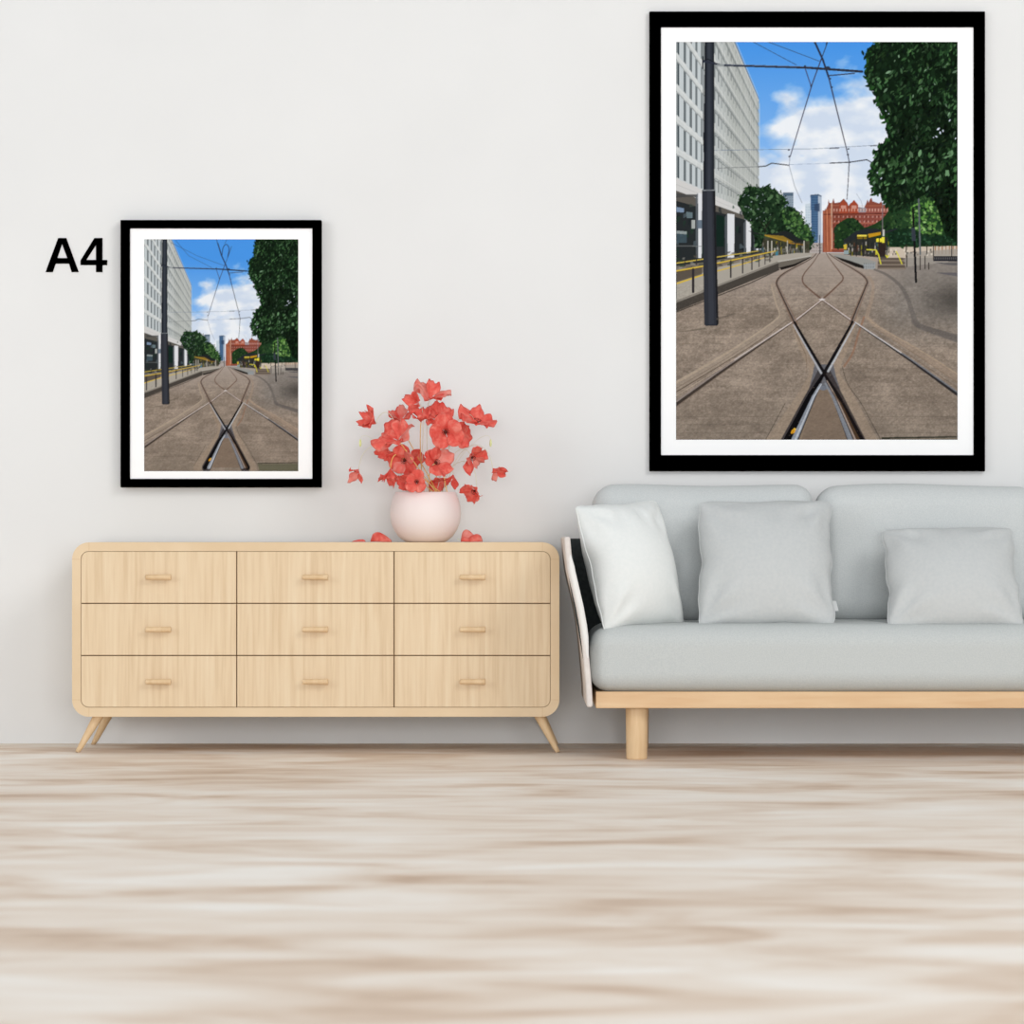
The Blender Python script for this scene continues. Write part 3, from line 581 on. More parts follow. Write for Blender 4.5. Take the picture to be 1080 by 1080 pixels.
# ------------------------------------------------------------------ framed prints
PR_IMG, PW_, PH_, PSS, PX0, PY0 = make_print()
pm = bpy.data.materials.new('printed_street_view'); pm.use_nodes = True
pb = pm.node_tree.nodes['Principled BSDF']; pb.inputs['Roughness'].default_value = .9; pb.inputs['Specular IOR Level'].default_value = 0.0
pa = pm.node_tree.nodes.new('ShaderNodeAttribute'); pa.attribute_name = 'ink'; pm.node_tree.links.new(pa.outputs['Color'], pb.inputs['Base Color'])
PRINT_GAIN = 0.93
def framed(name, label, outer, inner, pic, crop, n, thick, group=None):
    dw = CAM_D - thick                                   # front face of the moulding
    def rect(r, d):
        a = P(r[0], r[3], d); b = P(r[2], r[1], d); return [(a.x, a.z), (b.x, a.z), (b.x, b.z), (a.x, b.z)]
    o4 = rect(outer, dw); i4 = rect(inner, dw); base = Vector(((o4[0][0] + o4[1][0]) / 2, 0, o4[0][1]))
    t = thing(name, base, label, 'framed picture', None)
    bevel(MB().prism(o4, -thick, -.002, i4).build('frame', M['black'], t), .0012, 1)
    ym = -thick + .006; m4 = rect(inner, dw + .006); p4 = rect(pic, dw + .006)
    g = .004
    big = [(m4[0][0] - g, m4[0][1] - g), (m4[1][0] + g, m4[1][1] - g), (m4[2][0] + g, m4[2][1] + g), (m4[3][0] - g, m4[3][1] + g)]
    MB().prism(big, ym, ym + .002, p4).build('mat_board', M['mat'], t)
    nx, ny = n; ink = crop_print(PR_IMG, PSS, PX0, PY0, *crop, nx, ny)
    x0, x1, z0, z1 = p4[0][0] - .001, p4[1][0] + .001, p4[0][1] - .001, p4[2][1] + .001
    # one vertex at every ink sample, on a sheet just behind the mat
    xs = np.linspace(x0, x1, nx); zs = np.linspace(z1, z0, ny); gx, gz = np.meshgrid(xs, zs)
    v = np.stack([gx - base.x, np.full_like(gx, ym + .0025), gz - base.z], -1).reshape(-1, 3)
    idx = np.arange(nx * ny).reshape(ny, nx)
    f = np.stack([idx[1:, :-1], idx[1:, 1:], idx[:-1, 1:], idx[:-1, :-1]], -1).reshape(-1, 4)
    me = bpy.data.meshes.new('print_sheet'); me.vertices.add(len(v)); me.vertices.foreach_set('co', v.astype(np.float32).ravel())
    me.loops.add(f.size); me.loops.foreach_set('vertex_index', f.astype(np.int32).ravel())
    me.polygons.add(len(f)); me.polygons.foreach_set('loop_start', np.arange(0, f.size, 4, dtype=np.int32)); me.polygons.foreach_set('loop_total', np.full(len(f), 4, np.int32))
    me.update(calc_edges=True); me.materials.append(pm)
    at = me.color_attributes.new('ink', 'FLOAT_COLOR', 'POINT')
    at.data.foreach_set('color', np.concatenate([ink * PRINT_GAIN, np.ones((ny, nx, 1))], -1).astype(np.float32).ravel())
    o = bpy.data.objects.new('print_sheet', me); COL.objects.link(o); o.parent = t
    MB().prism([(a + (b - a) * 0, c) for a, b, c in ((q[0], 0, q[1]) for q in big)], -.006, -.003).build('backing_board', M['gap'], t)
    return t
framed('framed_print', 'large black framed street photograph with white mat hanging above the grey sofa', (685, 12, 1039, 497), (697.2, 28.6, 1027, 480), (713, 44.2, 1010, 463.8), (0, 297, 0, 420), (446, 630), .02)
framed('framed_print', 'small black framed street photograph with white mat hanging above the wooden dresser', (127, 232, 338.8, 514), (137, 240.8, 329.4, 505), (152, 252.4, 314.6, 497), (-5.4, 297.4, -33, 434.7), (244, 367), .04)

# size caption for the small frame, built as thin lettering on the wall
def glyph(name, outer, hole, parent):
    q = lambda pts: [(P(40 + u / 13.5, 240 + v / 13.5, CAM_D).x, P(40 + u / 13.5, 240 + v / 13.5, CAM_D).z) for u, v in pts]
    return MB().prism(q(outer), -.003, -.0003, q(hole)).build(name, M['black'], parent)
t = thing('caption_lettering', (P(81, 287, CAM_D).x, 0, P(81, 287, CAM_D).z), 'black bold A4 size caption built as lettering on the white wall left of the small framed picture', 'lettering')
glyph('letter', [(110, 635), (212, 635), (255, 515), (445, 515), (482, 635), (582, 635), (405, 150), (290, 150)], [(345, 235), (420, 435), (278, 435)], t)
glyph('numeral', [(608, 535), (828, 535), (828, 635), (920, 635), (920, 535), (988, 535), (988, 462), (920, 462), (920, 150), (805, 150), (608, 470)], [(828, 250), (828, 462), (690, 462)], t)

# ------------------------------------------------------------------ dresser
DF = 9.85; YF = DF - CAM_D; YB = -.03
def X(px, d=DF): return (px - 540) * d / F
def Z(py, d=DF): return CAM_H - (py - HZ_Y) * d / F
dr = thing('dresser', (X(333), (YF + YB) / 2, 0), 'low pale oak dresser with nine drawers and splayed legs against the white wall', 'dresser')
xo0, xo1, zo0, zo1 = X(76), X(590), Z(756), Z(572)
xi0, xi1, zi0, zi1 = X(85.2), X(580.6), Z(746.2), Z(581.3)
R1, R2 = .056, .026
case = MB(); out = rrect(xo0, xo1, zo0, zo1, R1, 10); inn = rrect(xi0, xi1, zi0, zi1, R2, 10)
case.prism(out, YF, YF + .028, inn)
case.prism(out, YF + .028, YB)
c = case.build('case', M['rim_wood'], dr); bevel(c, .0025, 2)
# fine joint lines where the rounded corners meet the straight rails
jm = mat('joint_line', (205, 174, 134), .8, 0)
for x in (xo0 + R1, xo1 - R1):
    for z0, z1 in ((zi1 + .001, zo1), (zo0, zi0 - .001)): MB().box((x - .0006, YF - .0002, z0), (x + .0006, YF + .004, z1)).build('joint_line', jm, dr)
for z in (zo0 + R1, zo1 - R1):
    for x0, x1 in ((xo0, xi0 - .001), (xi1 + .001, xo1)): MB().box((x0, YF - .0002, z - .0006), (x1, YF + .004, z + .0006)).build('joint_line', jm, dr)
MB().prism(rrect(xi0 + .0004, xi1 - .0004, zi0 + .0004, zi1 - .0004, R2, 10), YF + .0195, YF + .0275).build('drawer_recess', M['gap'], dr)
cols = [xi0, X(249.6), X(415.6), xi1]; rows = [zi1, Z(636.4), Z(691.4), zi0]; G = .0016
for r in range(3):
    for q in range(3):
        x0 = cols[q] + (.0012 if q == 0 else G); x1 = cols[q + 1] - (.0012 if q == 2 else G)
        z1 = rows[r] - (.0012 if r == 0 else G); z0 = rows[r + 1] + (.0012 if r == 2 else G)
        cn = (q == 0 and r == 2, q == 2 and r == 2, q == 2 and r == 0, q == 0 and r == 0)
        d = MB().prism(rrect(x0, x1, z0, z1, R2 - .0012, 8, cn), YF + .0006, YF + .0195).build('drawer', M['wood'], dr); bevel(d, .0012, 1)
        hx = (x0 + x1) / 2 + .001; hz = (z0 + z1) / 2 + .0005; L = .0425; hb = MB()
        pr = [(-L, .0035), (-L + .001, .0072), (-L + .004, .0086), (0, .0088), (L - .009, .0092), (L - .004, .0104), (L - .001, .0096), (L, .006)]
        hb.tube([(hx + a, YF - .021, hz) for a, b in pr], [b for a, b in pr], 16)
        hb.tube([(hx - .024, YF - .018, hz), (hx - .024, YF + .004, hz)], .0045, 10); hb.tube([(hx + .024, YF - .018, hz), (hx + .024, YF + .004, hz)], .0045, 10)
        h = mesh('handle', hb.v, hb.f, M['leg_wood'], None, True)
        for p in h.data.vertices: p.co -= dr.location
        h.parent = d
for px_t, px_f in ((103.5, 81), (567, 588.5)):
    for yt, yf in ((YF + .055, YF + .012), (YB - .075, YB - .035)):
        a = Vector((X(px_t), yt, zo0 + .012)); b = Vector((X(px_f), yf, 0.0))
        lg = MB(); pts = [a.lerp(b, k / 8) for k in range(9)]; lg.tube(pts, [.0178 - .0098 * (k / 8) for k in range(9)], 20)
        for p in lg.v: p.z = max(p.z, 0.0)
        lg.build('leg', M['leg_wood'], dr, True)

# ------------------------------------------------------------------ sofa
def rbox(c, size, r, n=5, m=14, puff=(0, 0, 0), sag=None):
    # box with rounded edges whose faces swell by puff along each axis
    c = Vector(c); h = Vector(size) / 2
    def coord(H): return [-H + r * (1 - math.cos(math.pi / 2 * i / n)) * 0 - 0 + r * i / n for i in range(n)] + [(-H + r) + (2 * H - 2 * r) * i / m for i in range(m + 1)] + [H - r + r * (i + 1) / n for i in range(n)]
    ax = [coord(h[i]) for i in range(3)]; v = []; f = []; key = {}
    def vert(p):
        k = tuple(round(x, 6) for x in p)
        if k not in key:
            q = Vector(p); inner = Vector([max(-h[i] + r, min(h[i] - r, q[i])) for i in range(3)]); dlt = q - inner
            if dlt.length > 1e-9:
                # spread the flat grid of the corner evenly over the arc
                w = Vector([math.tan(max(-1, min(1, dlt[i] / r)) * math.pi / 4) for i in range(3)])
                q = inner + w.normalized() * r
            u = [max(-1, min(1, q[i] / h[i])) for i in range(3)]
            for i in range(3):
                if puff[i]:
                    j, kk = [a for a in range(3) if a != i]
                    q[i] += puff[i] * u[i] * (1 - u[j] ** 4) * (1 - u[kk] ** 4) if abs(u[i]) > .2 else 0
            if sag: q = sag(q, u)
            key[k] = len(v); v.append(c + q)
        return key[k]
    for i in range(3):
        j, kk = (i + 1) % 3, (i + 2) % 3
        for sgn in (-1, 1):
            for a in range(len(ax[j]) - 1):
                for b in range(len(ax[kk]) - 1):
                    q = []
                    for da, db in ((0, 0), (1, 0), (1, 1), (0, 1)):
                        p = [0, 0, 0]; p[i] = sgn * h[i]; p[j] = ax[j][a + da]; p[kk] = ax[kk][b + db]; q.append(vert(p))
                    f.append(tuple(q) if sgn > 0 else tuple(q[::-1]))
    return v, f
SD = 9.50; SY = SD - CAM_D
sx = lambda px: (px - 540) * SD / F
sz = lambda py: CAM_H - (py - HZ_Y) * SD / F
SCX = sx(981)
so = thing('sofa', (SCX, SY + .35, 0), 'pale grey upholstered sofa on a light wood base with round legs', 'sofa')
rail = MB(); x0, x1, z0, z1 = sx(628.4), 2 * SCX - sx(628.4), sz(747), sz(729.6)
rail.box((x0, SY, z0), (x1, SY + .035, z1)); rail.box((x0, SY + .60, z0), (x1, SY + .635, z1)); rail.box((x0, SY + .035, z0), (x0 + .035, SY + .6, z1)); rail.box((x1 - .035, SY + .035, z0), (x1, SY + .6, z1))
rail.box((x0 + .035, SY + .035, z1 - .02), (x1 - .035, SY + .6, z1 - .002))
bevel(rail.build('base_frame', M['sofa_wood'], so), .003, 2)
for s in (-1, 1):
    for lx, ly, py in ((sx(672.6) - SCX, SY + .075, 0), ((673.3 - 540) * 10.06 / F - SCX, SY + .56, 0)):
        xc_ = SCX - s * lx
        lg = MB(); lg.tube([(xc_, ly, z0 + .004), (xc_, ly, z0 - .02), (xc_, ly, .004), (xc_, ly, 0)], [.0355, .0355, .0335, .0325], 32); bevel(lg.build('leg', M['leg_wood'], so, True), .002, 1)
# seat cushion
szb, szt = z1, sz(660.5); sw = 2 * (SCX - sx(622.5))
sv, sf = rbox((SCX, SY + .315, (szb + szt) / 2 - .001), (sw, .65, szt - szb), .062, 6, 40, (.004, .006, .012))
mesh('seat_cushion', sv, sf, M['seat_fabric'], so)
# back cushions lean on a low back rail
for px0, px1 in ((626.4, 860.6), (863.4, 1097.6), (1100.4, 1334.6)):
    d = 9.93; w = (px1 - px0) * d / F; ztop = CAM_H - (512.8 - HZ_Y) * d / F; zbot = szt + .006
    xc_ = ((px0 + px1) / 2 - 540) * d / F
    lean = lambda q, u: Vector((q.x + .004 * math.sin(q.z * 31) * abs(u[0]) ** 6, q.y + .10 * (q.z + .2), q.z + .004 * math.sin(q.x * 9 + px0) * max(0, u[2]) ** 2))
    bv, bf = rbox((xc_, d + .05 - CAM_D, (ztop + zbot) / 2), (w, .17, ztop - zbot), .066, 6, 22, (.0, .022, .006), lean)
    mesh('back_cushion', bv, bf, M['fabric'], so)
bk = MB(); bk.box((SCX - sw / 2 + .01, -.135, .19), (SCX + sw / 2 - .01, -.10, .60)); bevel(bk.build('back_panel', M['shell'], so), .012, 3)
# arms: a thin bowed shell either side, with added dark pieces for the shade and a pale rolled edge
arm_px = [(599, 566), (600.6, 585), (603, 603), (607.4, 622), (611.6, 640), (615.2, 660), (618, 682), (620.2, 705), (622.2, 728), (623, 746)]
for s in (1, -1):
    d0 = SD - .03; ctr = [((px - 540) * d0 / F, CAM_H - (py - HZ_Y) * d0 / F) for px, py in arm_px]
    n = len(ctr); th = .0125
    def off(k, o):
        a = Vector(ctr[max(0, k - 1)]); b = Vector(ctr[min(n - 1, k + 1)]); t_ = (b - a).normalized(); nn = Vector((-t_.y, t_.x))  # points to +x (inside)
        p = Vector(ctr[k]) + nn * o; return (p.x, p.y)
    def slab(o0, o1, y0, y1, ks):
        A = [off(k, o0) for k in ks]; B = [off(k, o1) for k in ks][::-1]
        pl = A + B
        if s < 0: pl = [(2 * SCX - x, z) for x, z in pl]
        ar = sum(pl[i][0] * pl[(i + 1) % len(pl)][1] - pl[(i + 1) % len(pl)][0] * pl[i][1] for i in range(len(pl)))
        return MB().prism(pl if ar > 0 else pl[::-1], y0, y1)
    ya = d0 - CAM_D; ks = list(range(n))
    sh = slab(-th, th * .55, ya, ya + .66, ks).build('arm', M['shell'], so); bevel(sh, .007, 4)
    slab(th * .5, th * .9, ya + .03, ya + .64, list(range(1, 7))).build('arm_inner_shade', M['arm_shade'], sh)  # dark slab puts the shade inside the arm into colour
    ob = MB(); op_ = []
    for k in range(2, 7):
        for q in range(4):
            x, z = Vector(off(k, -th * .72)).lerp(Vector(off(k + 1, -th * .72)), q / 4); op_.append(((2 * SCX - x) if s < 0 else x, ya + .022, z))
    ob.tube(op_, [.0095 * math.sin(math.pi * (i + .3) / len(op_)) ** .6 for i in range(len(op_))], 12); ob.build('arm_outer_shade', M['arm_shade'], sh, True)  # added dark tube, a shadow line drawn along the shell's outer edge
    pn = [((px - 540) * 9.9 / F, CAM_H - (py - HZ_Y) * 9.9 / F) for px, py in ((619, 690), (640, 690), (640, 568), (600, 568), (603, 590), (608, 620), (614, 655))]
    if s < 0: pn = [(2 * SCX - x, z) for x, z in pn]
    MB().prism(pn, 9.9 - CAM_D, 9.92 - CAM_D).build('corner_shade', M['arm_shade'], sh)  # added dark panel, fills the shaded gap between arm and cushions
    r_ = MB(); pts = []
    for k in range(1, 7):
        for q in range(4):
            x, z = (Vector(off(k, .0015)).lerp(Vector(off(k + 1, .0015)), q / 4)); pts.append(((2 * SCX - x) if s < 0 else x, ya + .004, z))
    m_ = len(pts); r_.tube(pts, [.0105 * min(1, .35 + i / 5) * min(1, .2 + (m_ - 1 - i) / 6) for i in range(m_)], 14)
    r_.build('arm_piping', M['piping'], sh, True)

# ------------------------------------------------------------------ scatter cushions
def pillow(label, corners, dists, m, T, seed, wob=1.0, tag_=False, base=None):
    r = random.Random(seed); n = 30
    C4 = [P(*corners[i], dists[i]) for i in range(4)]          # TL TR BR BL
    nx_ = (C4[1] - C4[0]); nz_ = (C4[0] - C4[3]); nrm = nx_.cross(nz_).normalized()
    if nrm.y > 0: nrm = -nrm                                      # towards the viewer
    ph = [r.random() * 6.28 for _ in range(12)]
    def edge(u, v):
        # outline: slightly bowed in between the corners and a little wavy
        rc = .030 * (abs(u) * abs(v)) ** 14; bu = u * (1 - .04 * (1 - v * v) ** 1.2 * abs(u) ** 3 - rc); bv = v * (1 - .028 * (1 - u * u) ** 1.2 * abs(v) ** 3 - rc)
        bu += .012 * wob * abs(u) ** 4 * (math.sin(7 * v + ph[0]) + .5 * math.sin(15 * v + ph[5])) * (1 - v ** 4); bv += .008 * wob * abs(v) ** 4 * math.sin(6 * u + ph[1]) * (1 - u ** 4)
        a, b = (bu + 1) / 2, (1 - bv) / 2
        return (C4[0] * (1 - a) + C4[1] * a) * (1 - b) + (C4[3] * (1 - a) + C4[2] * a) * b
    def thick(u, v):
        e = max(0, (1 - u * u)) ** .55 * max(0, (1 - v * v)) ** .55
        e *= 1 - .10 * v * (1 - v * v)                           # fuller below the middle
        w = .055 * wob * math.sin(5 * u + 3 * v + ph[2]) * math.sin(4 * v + ph[3]) * (abs(u) ** 2 + abs(v) ** 2) * .5
        # creases running in from the corners and the top edge
        for k, (cu, cv) in enumerate(((-1, 1), (1, 1), (1, -1), (-1, -1))):
            du, dv = u - cu, v - cv; dd = math.hypot(du, dv); an = math.atan2(dv, du)
            w += .11 * wob * math.exp(-((dd - .42) / .26) ** 2) * math.sin(9 * an + ph[4 + k])
        for k in range(3):
            cu = -.5 + .5 * k + .15 * math.sin(ph[8 + k]); w -= .10 * wob * math.exp(-((u - cu - .18 * (1 - v)) / .05) ** 2) * math.exp(-((v - .72) / .24) ** 2)
        return T * e * (1 + w)
    v = []; f = []; k1 = n + 1
    g = [math.sin(math.pi / 2 * (2 * i / n - 1)) for i in range(k1)]
    for side in (1, -1):
        for j in range(k1):
            for i in range(k1):
                u, w = g[i], g[j]; v.append(edge(u, w) + nrm * thick(u, w) * (.5 if side > 0 else -.5) )
    for side in (0, 1):
        o = side * k1 * k1
        for j in range(n):
            for i in range(n):
                q = (o + j * k1 + i, o + j * k1 + i + 1, o + (j + 1) * k1 + i + 1, o + (j + 1) * k1 + i); f.append(q if side == 0 else q[::-1])
    ctr = (C4[2] + C4[3]) / 2
    t = thing('throw_pillow', ctr, label, 'cushion', 'scatter cushions on the sofa')
    cv = mesh('cover', v, f, m, t)
    bm = bmesh.new(); bm.from_mesh(cv.data); bmesh.ops.remove_doubles(bm, verts=bm.verts, dist=.0004); bmesh.ops.recalc_face_normals(bm, faces=bm.faces); bm.to_mesh(cv.data); bm.free()
    loop = [edge(x, 1) for x in g] + [edge(1, -x) for x in g[1:]] + [edge(-x, -1) for x in g[1:]] + [edge(-1, x) for x in g[1:]]
    MB().tube(loop, .0026, 6, False).build('seam', m, t, True)
    if tag_:
        p = edge(1, -.62); q = edge(1, -.78); w = Vector((.014, 0, 0)); y = Vector((0, .002, 0))
        MB().add([p - w * .2, p + w, q + w, q - w * .2, p - w * .2 + y, p + w + y, q + w + y, q - w * .2 + y], [(0, 1, 2, 3), (7, 6, 5, 4), (0, 4, 5, 1), (1, 5, 6, 2), (2, 6, 7, 3), (3, 7, 4, 0)]).build('care_tag', m, t)
    return t
pillow('white square cushion propped in the left corner of the grey sofa', [(606, 534), (692.5, 528), (722, 658.5), (637, 666)], (9.62, 9.80, 9.72, 9.52), M['white'], .24, 3, 1.3)
pillow('large light grey square cushion leaning on the left back cushion of the sofa', [(736.5, 529.5), (875.8, 527.5), (880.6, 659.2), (736, 660.2)], (9.80, 9.84, 9.585, 9.60), M['cushion'], .21, 8, 1.7, True)
pillow('smaller light grey rectangular cushion leaning on the right back cushion of the sofa', [(929.6, 559), (1067.4, 556.8), (1080.4, 659.8), (937, 662.4)], (9.78, 9.78, 9.555, 9.555), M['cushion'], .20, 5, 1.6)

# ------------------------------------------------------------------ vase and poppies
ZT = zo1; VD = 10.05; VY = VD - CAM_D; VX_ = (448.8 - 540) * VD / F; k = VD / F
va = MB()
op = [(0, .0), (17.5, 0), (20.5, .3), (23, 1.6), (28.5, 6), (33, 12.5), (36.2, 20), (37.5, 28.5), (37.3, 35), (36, 42), (33.8, 48.6), (32.2, 52.4)]
inner_ = [(31.4, 52.8), (30.6, 52.2), (32.2, 48), (34.4, 41), (35.6, 33), (35.4, 27), (33, 18), (27, 9), (18, 4), (0, 4)]
va.lathe([(r * k, z * k) for r, z in op + inner_], (VX_, VY, ZT), 64)
v_o = tag(mesh('vase', [p - Vector((VX_, VY, ZT)) for p in va.v], va.f, M['vase']), 'round blush pink bowl vase full of coral poppies on the dresser', 'vase'); v_o.location = (VX_, VY, ZT)
MOUTH = ZT + 52 * k

def frame_of(axis):
    z = Vector(axis).normalized(); x = z.orthogonal().normalized(); return Matrix((x, z.cross(x), z)).transposed()
def petal(ctr, axis, ang, R, lift0, lift1, half, rnd, m, parent, name='petal', ns=9, nt=12, tip=.28):
    # a cupped petal with a frilled outer edge
    B = frame_of(axis); p1, p2, p3 = (rnd.random() * 6.28 for _ in range(3)); tilt = rnd.uniform(-.12, .12)
    v = []; f = []; r = .0; z = .0; prof = []
    for i in range(ns + 1):
        s = i / ns; prof.append((r, z)); el = lift0 + (lift1 - lift0) * s; r += R / ns * math.cos(el); z += R / ns * math.sin(el)
    for i in range(ns + 1):
        s = i / ns; r_, z_ = prof[i]
        hw = half * (.55 + .45 * math.sin(math.pi * min(1, s * 1.05) * .62)) * (1 - tip * (max(0, s - .6) / .4) ** 1.6)
        for j in range(nt + 1):
            t = 2 * j / nt - 1; ph = ang + t * hw
            end = 1 - .16 * s * abs(t) ** 2.4                     # rounded tip
            fr = R * .12 * s * s * (math.sin(4.2 * t + p1) + .55 * math.sin(10 * t + p2))
            bow = R * .17 * s * (1 - t * t) * math.sin(p3)
            rr = (r_ * end + .02 * R) ; zz = z_ * end + fr + bow + tilt * R * s * t
            v.append(Vector(ctr) + B @ Vector((rr * math.cos(ph), rr * math.sin(ph), zz)))
    for i in range(ns):
        for j in range(nt): a = i * (nt + 1) + j; f.append((a, a + 1, a + nt + 2, a + nt + 1))
    o = mesh(name, v, f, m, parent)
    sd = o.modifiers.new('thickness', 'SOLIDIFY'); sd.thickness = .0006; sd.offset = 0
    return o
def bez(a, b, c, d, n=18):
    return [a * (1 - t) ** 3 + b * 3 * t * (1 - t) ** 2 + c * 3 * t * t * (1 - t) + d * t ** 3 for t in (i / n for i in range(n + 1))]
def poppy(label, px, py, rpx, facing, openness, dist=10.0, npet=5, mats=('petal',), stem='stem_gold', arch=0, seed=0, heart=True, rad=.0011, mouth=None, front=False):
    rnd = random.Random(seed); c = P(px, py, dist); R = rpx * dist / F; ax = Vector(facing).normalized()
    base_ = c - ax * R * .35
    mx = mouth if mouth is not None else max(-1, min(1, (px - 449) / 60)) * .055
    m0 = Vector((VX_ + mx, VY + rnd.uniform(-.05, .04), MOUTH - .012)); foot = Vector((VX_ - mx * .35, VY + rnd.uniform(-.03, .03), ZT + .03))
    if front: m0.y = VY - .062; m0.x *= .8
    t = thing('poppy', foot, label, 'flower', 'coral poppies in the bowl vase')
    lo, hi = (-.35, .15) if openness >= 1 else (1.15 - 1.0 * openness, .95 - .95 * openness)
    R *= 1.48
    for q in range(npet):
        a = 2 * math.pi * q / npet + rnd.uniform(-.25, .25) + seed; layer = q % 2
        petal(base_ + ax * (R * .03 * layer), ax, a, R * rnd.uniform(.92, 1.12) * (1.0 if layer == 0 else .9), 1.35 - 1.0 * openness + .14 * layer + rnd.uniform(-.08, .08), .95 - 1.05 * openness + rnd.uniform(-.15, .15) + .1 * layer,
              (1.15 if npet <= 4 else .92), rnd, M[mats[q % len(mats)]], t, tip=.28 if openness > .5 else .62)
    if heart:
        hb = MB(); hp = base_ + ax * R * .10; rr = R * .095
        hb.tube([hp - ax * rr * .6, hp, hp + ax * rr * .7, hp + ax * rr * 1.1], [rr * .6, rr, rr * .8, rr * .25], 10)
        for q in range(12):
            a = 6.283 * q / 12; e = frame_of(ax) @ Vector((math.cos(a), math.sin(a), 1.1)); hb.tube([hp, hp + e * rr * 1.5], [.0004, .0004], 4); hb.tube([hp + e * rr * 1.4, hp + e * rr * 1.8], [.0009, .0009], 5)
        hb.build('heart', M['heart'], t, True)
    if arch:
        top = Vector(((m0.x + c.x) / 2, (m0.y + c.y) / 2, max(c.z, m0.z) + arch))
        pts = bez(foot, foot.lerp(m0, .9), m0, m0 + (m0 - foot).normalized() * .02, 6) + bez(m0 + (m0 - foot).normalized() * .03, Vector((m0.x + (c.x - m0.x) * .25, m0.y, top.z + arch * .5)), Vector((base_.x, base_.y, top.z + arch * .4)) - ax * R * .4, base_, 20)
    else:
        mid = m0.lerp(base_, .55) + Vector((rnd.uniform(-.022, .022), -.035 if front else 0, .0))
        pts = bez(foot, foot.lerp(m0, .9), m0, m0 + (m0 - foot).normalized() * .01, 5) + bez(m0 + (m0 - foot).normalized() * .014, m0.lerp(mid, .7), base_ - ax * R * .9, base_, 14)
    MB().tube(pts, [rad] * len(pts), 6).build('stem', M[stem], t, True)
    return t
U = lambda x, y, z: (x, y, z)
FL = [
 # label, px, py, r, facing, openness, dist, petals, mats, stem, arch
 ('topmost coral poppy of the bouquet with a pale right petal', 454, 417.5, 15, U(.25, -.45, .75), .62, 10.02, 5, ('petal_pale', 'petal'), 'stem_pale', 0),
 ('small coral poppy at the upper left of the bouquet just below the topmost bloom', 439, 425, 11, U(-.6, -.7, .1), .5, 9.98, 4, ('petal',), 'stem_pale', 0),
 ('half closed coral poppy facing left at the far upper left of the bouquet', 393, 445, 13, U(-.72, -.55, .42), .34, 10.0, 6, ('petal',), 'stem_pale', .05),
 ('coral poppy standing behind the biggest bloom on the left of the bouquet', 422, 441, 11.5, U(-.1, -.5, .75), .55, 10.08, 5, ('petal', 'petal_pale'), 'stem_gold', 0),
 ('biggest wide open coral poppy on the left side of the bouquet', 417.5, 461, 17.5, U(-.45, -.62, .6), .72, 9.94, 5, ('petal', 'petal', 'petal_pale'), 'stem_gold', 0),
 ('cup shaped coral poppy in the upper middle of the bouquet', 444.5, 441, 12.5, U(.1, -.35, .8), .48, 9.99, 4, ('petal',), 'stem_gold', 0),
 ('coral poppy right of centre behind the dark eyed bloom', 462.5, 440, 13, U(.1, -.6, .6), .75, 10.06, 5, ('petal',), 'stem_gold', 0),
 ('open coral poppy with a dark eye facing out at the right of the bouquet', 470, 455.5, 15.5, U(.05, -1, .0), .66, 9.92, 5, ('petal',), 'stem_gold', 0),
 ('flat coral poppy seen edge-on right of the dark eyed bloom', 486, 459, 11.5, U(.55, -.75, -.05), .9, 10.0, 4, ('petal',), 'stem_pale', 0),
 ('flared coral poppy at the far upper right of the bouquet', 503.5, 443.5, 15.5, U(.28, -.40, .85), .72, 10.0, 5, ('petal',), 'stem_pale', .05),
 ('narrow coral poppy tucked against the left edge of the bouquet', 409.5, 477, 11, U(-.8, -.5, -.1), .4, 10.02, 4, ('petal',), 'stem_gold', 0),
 ('coral poppy hanging straight down at the lower left above the vase rim', 411.5, 498, 12.5, U(-.08, -.4, -1), .25, 9.97, 6, ('petal',), 'stem_gold', .05),
 ('coral poppy with crossing golden stems in the middle left of the bouquet', 426, 486, 13, U(-.2, -.9, -.2), .7, 10.0, 5, ('petal', 'petal_pale'), 'stem_gold', 0),
 ('small coral poppy between the middle left bloom and the bare stems', 436, 484, 9.5, U(.5, -.8, .1), .55, 10.03, 4, ('petal',), 'stem_gold', 0),
 ('large coral poppy with a drooping pale petal right of the bare stems', 461, 487.5, 13, U(.45, -.8, .25), .66, 9.94, 5, ('petal', 'petal', 'petal_pale'), 'stem_gold', 0),
 ('small round coral poppy facing out just above the middle of the vase rim', 439.5, 508, 9, U(-.05, -1, .05), .72, 9.93, 5, ('petal',), 'stem_gold', 0),
 ('smallest coral poppy low at the left of the vase rim', 427.5, 509, 8, U(-.5, -.8, -.1), .6, 9.98, 4, ('petal',), 'stem_gold', 0),
 ('shaded coral poppy low at the right of the vase rim', 460.5, 509, 9.5, U(.2, -.7, -.3), .5, 10.02, 4, ('petal',), 'stem_gold', 0),
 ('triangular closed coral poppy leaning out right of the vase rim', 477.5, 503.5, 9.5, U(-.15, -.45, -.9), .3, 10.0, 3, ('petal',), 'stem_pale', .02),
 ('drooping coral poppy with ragged petals hanging out to the right of the bouquet', 499, 483.5, 11.5, U(.55, -.6, -.5), .66, 9.99, 5, ('petal', 'petal_pale'), 'stem_pale', .03),
 ('lowest drooping coral poppy at the right level with the vase rim', 499.5, 519, 11.5, U(-.6, -.55, -.45), .62, 10.0, 5, ('petal',), 'stem_pale', .09),
 ('rightmost drooping coral poppy on a thin pale arching stem', 521.5, 496.5, 10.5, U(.45, -.45, -.6), .34, 10.0, 3, ('petal', 'petal_pale'), 'stem_pale', .08),
 ('leftmost drooping coral poppy on a thin pale arching stem', 376.5, 497.5, 10.5, U(-.4, -.5, -.6), .34, 10.0, 3, ('petal', 'petal_pale'), 'stem_pale', .08),
]
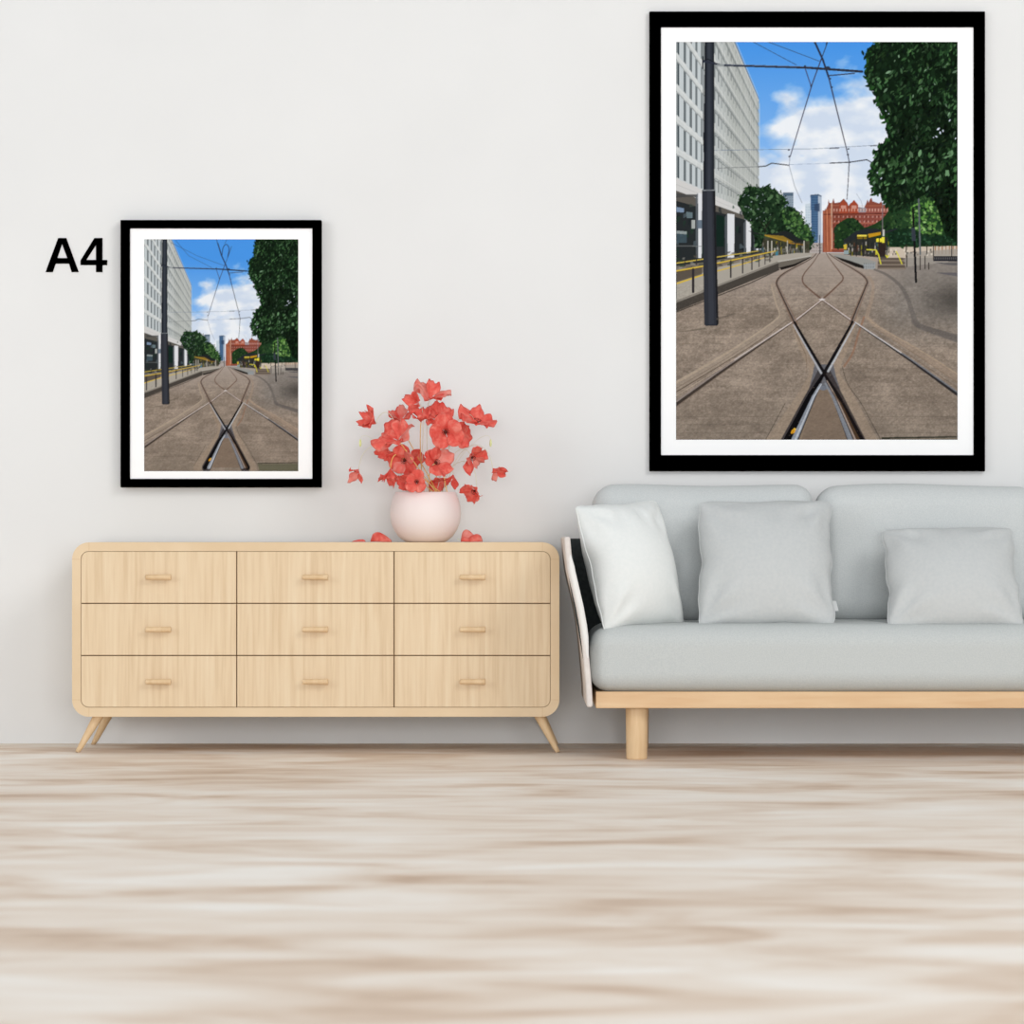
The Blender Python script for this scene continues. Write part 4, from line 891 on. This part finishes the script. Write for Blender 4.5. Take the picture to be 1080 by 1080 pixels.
for i, a in enumerate(FL):
    poppy(a[0], a[1], a[2], a[3], a[4], a[5], a[6], a[7], a[8], a[9], a[10], seed=i * 7 + 3, rad=.0016 if a[9] == 'stem_gold' else .0011, front=i in (3, 4, 6, 10, 13), heart=i in (7, 12, 14, 15, 6, 9, 19, 20))
# bare stems of the upright bunch in the middle, each its own stalk ending in the blooms above
def bud(label, px, py, side):
    c = P(px, py, 10.0); m0 = Vector((VX_ + side * .055, VY, MOUTH)); foot = Vector((VX_ - side * .02, VY + .01, ZT + .03))
    t = thing('poppy_bud', foot, label, 'flower bud', 'poppy buds on arching stems')
    b = MB(); b.tube([c + Vector((0, 0, z)) for z in (.0135, .011, .004, -.004, -.010, -.0125)], [.0008, .0026, .0042, .0042, .0028, .0005], 12); b.build('bud', M['bud'], t, True)
    top = c + Vector((0, 0, .0135))
    pts = bez(foot, foot.lerp(m0, .8), m0, m0 + (m0 - foot) * .1, 6) + bez(m0 + (m0 - foot) * .14, m0 + Vector((side * .04, 0, .12)), top + Vector((-side * .01, 0, .05)), top, 20)
    MB().tube(pts, [.0006] * len(pts), 6).build('stem', M['stem_pale'], t, True)
bud('pale green poppy bud nodding at the left below the upper left bloom', 380, 467.5, -1)
bud('pale green poppy bud nodding at the right below the upper right bloom', 517.5, 467.5, 1)

# fallen petals on the dresser top
def fallen(label, px, wpx, hpx, parts, seed, d=9.97):
    rnd = random.Random(seed); c = P(px, 571.5, d); c.z = ZT; k = d / F
    t = thing('fallen_petal' if parts < 3 else 'fallen_poppy', c, label, 'petal' if parts < 3 else 'flower')
    return t, c, k, rnd
def shell_petal(name, c, w, dep, h, m, parent, flip=1, n=12, curl=.35, seed=0):
    # an upturned curled petal lying on its belly
    v = []; f = []
    for i in range(n + 1):
        s = i / n
        for j in range(n + 1):
            t = 2 * j / n - 1
            wd = math.sin(math.pi * min(1, .08 + s * .86)) ** .7
            x = (s - .5) * w * flip; y = t * dep * .5 * wd
            z = h * (math.sin(math.pi * min(1, .05 + .93 * s ** .62)) ** .9) * (1 - .97 * abs(t) ** 2.2) + .0016 + h * .06 * math.sin(9 * t + seed) * s
            v.append(Vector(c) + Vector((x, y, max(.0012, z))))
    for i in range(n):
        for j in range(n): a = i * (n + 1) + j; f.append((a, a + 1, a + n + 2, a + n + 1))
    o = mesh(name, v, f, m, parent); sd = o.modifiers.new('thickness', 'SOLIDIFY'); sd.thickness = .0008; sd.offset = 0; return o
def lone(label, px, w, dep, h, m, flip, seed, d=9.97):
    k = d / F; x = (px - 540) * k
    o = shell_petal('fallen_petal', (0, 0, 0), w * k, dep, h * k, m, None, flip, seed=seed); o.location = (x, d - CAM_D, ZT); return tag(o, label, 'petal', 'petals fallen on the dresser')
lone('curled coral petal fallen on the dresser left of the vase', 402, 22, .05, 10, M['petal'], 1, 2)
lone('tiny flat coral petal fallen leftmost on the dresser top', 378.5, 14, .02, 2.6, M['petal'], -1, 5)
kf = 9.97 / F; fx = (497.5 - 540) * kf
ft = thing('fallen_poppy', (fx, 9.97 - CAM_D, ZT), 'fallen coral poppy with a bit of stem lying right of the vase', 'flower')
shell_petal('petal', (fx + .006, 9.97 - CAM_D, ZT), 19 * kf, .05, 8 * kf, M['petal'], ft, -1, seed=1)
shell_petal('petal', (fx - .008, 9.985 - CAM_D, ZT), 18 * kf, .045, 13 * kf, M['petal_pale'], ft, 1, seed=4)
shell_petal('petal', (fx - .018, 9.955 - CAM_D, ZT), 11 * kf, .03, 5 * kf, M['petal'], ft, 1, seed=3)
MB().tube([(fx - .048, 9.955 - CAM_D, ZT + .011), (fx - .038, 9.955 - CAM_D, ZT + .008), (fx - .026, 9.96 - CAM_D, ZT + .004), (fx - .01, 9.965 - CAM_D, ZT + .006)], .001, 6).build('stem', M['stem_pale'], ft, True)
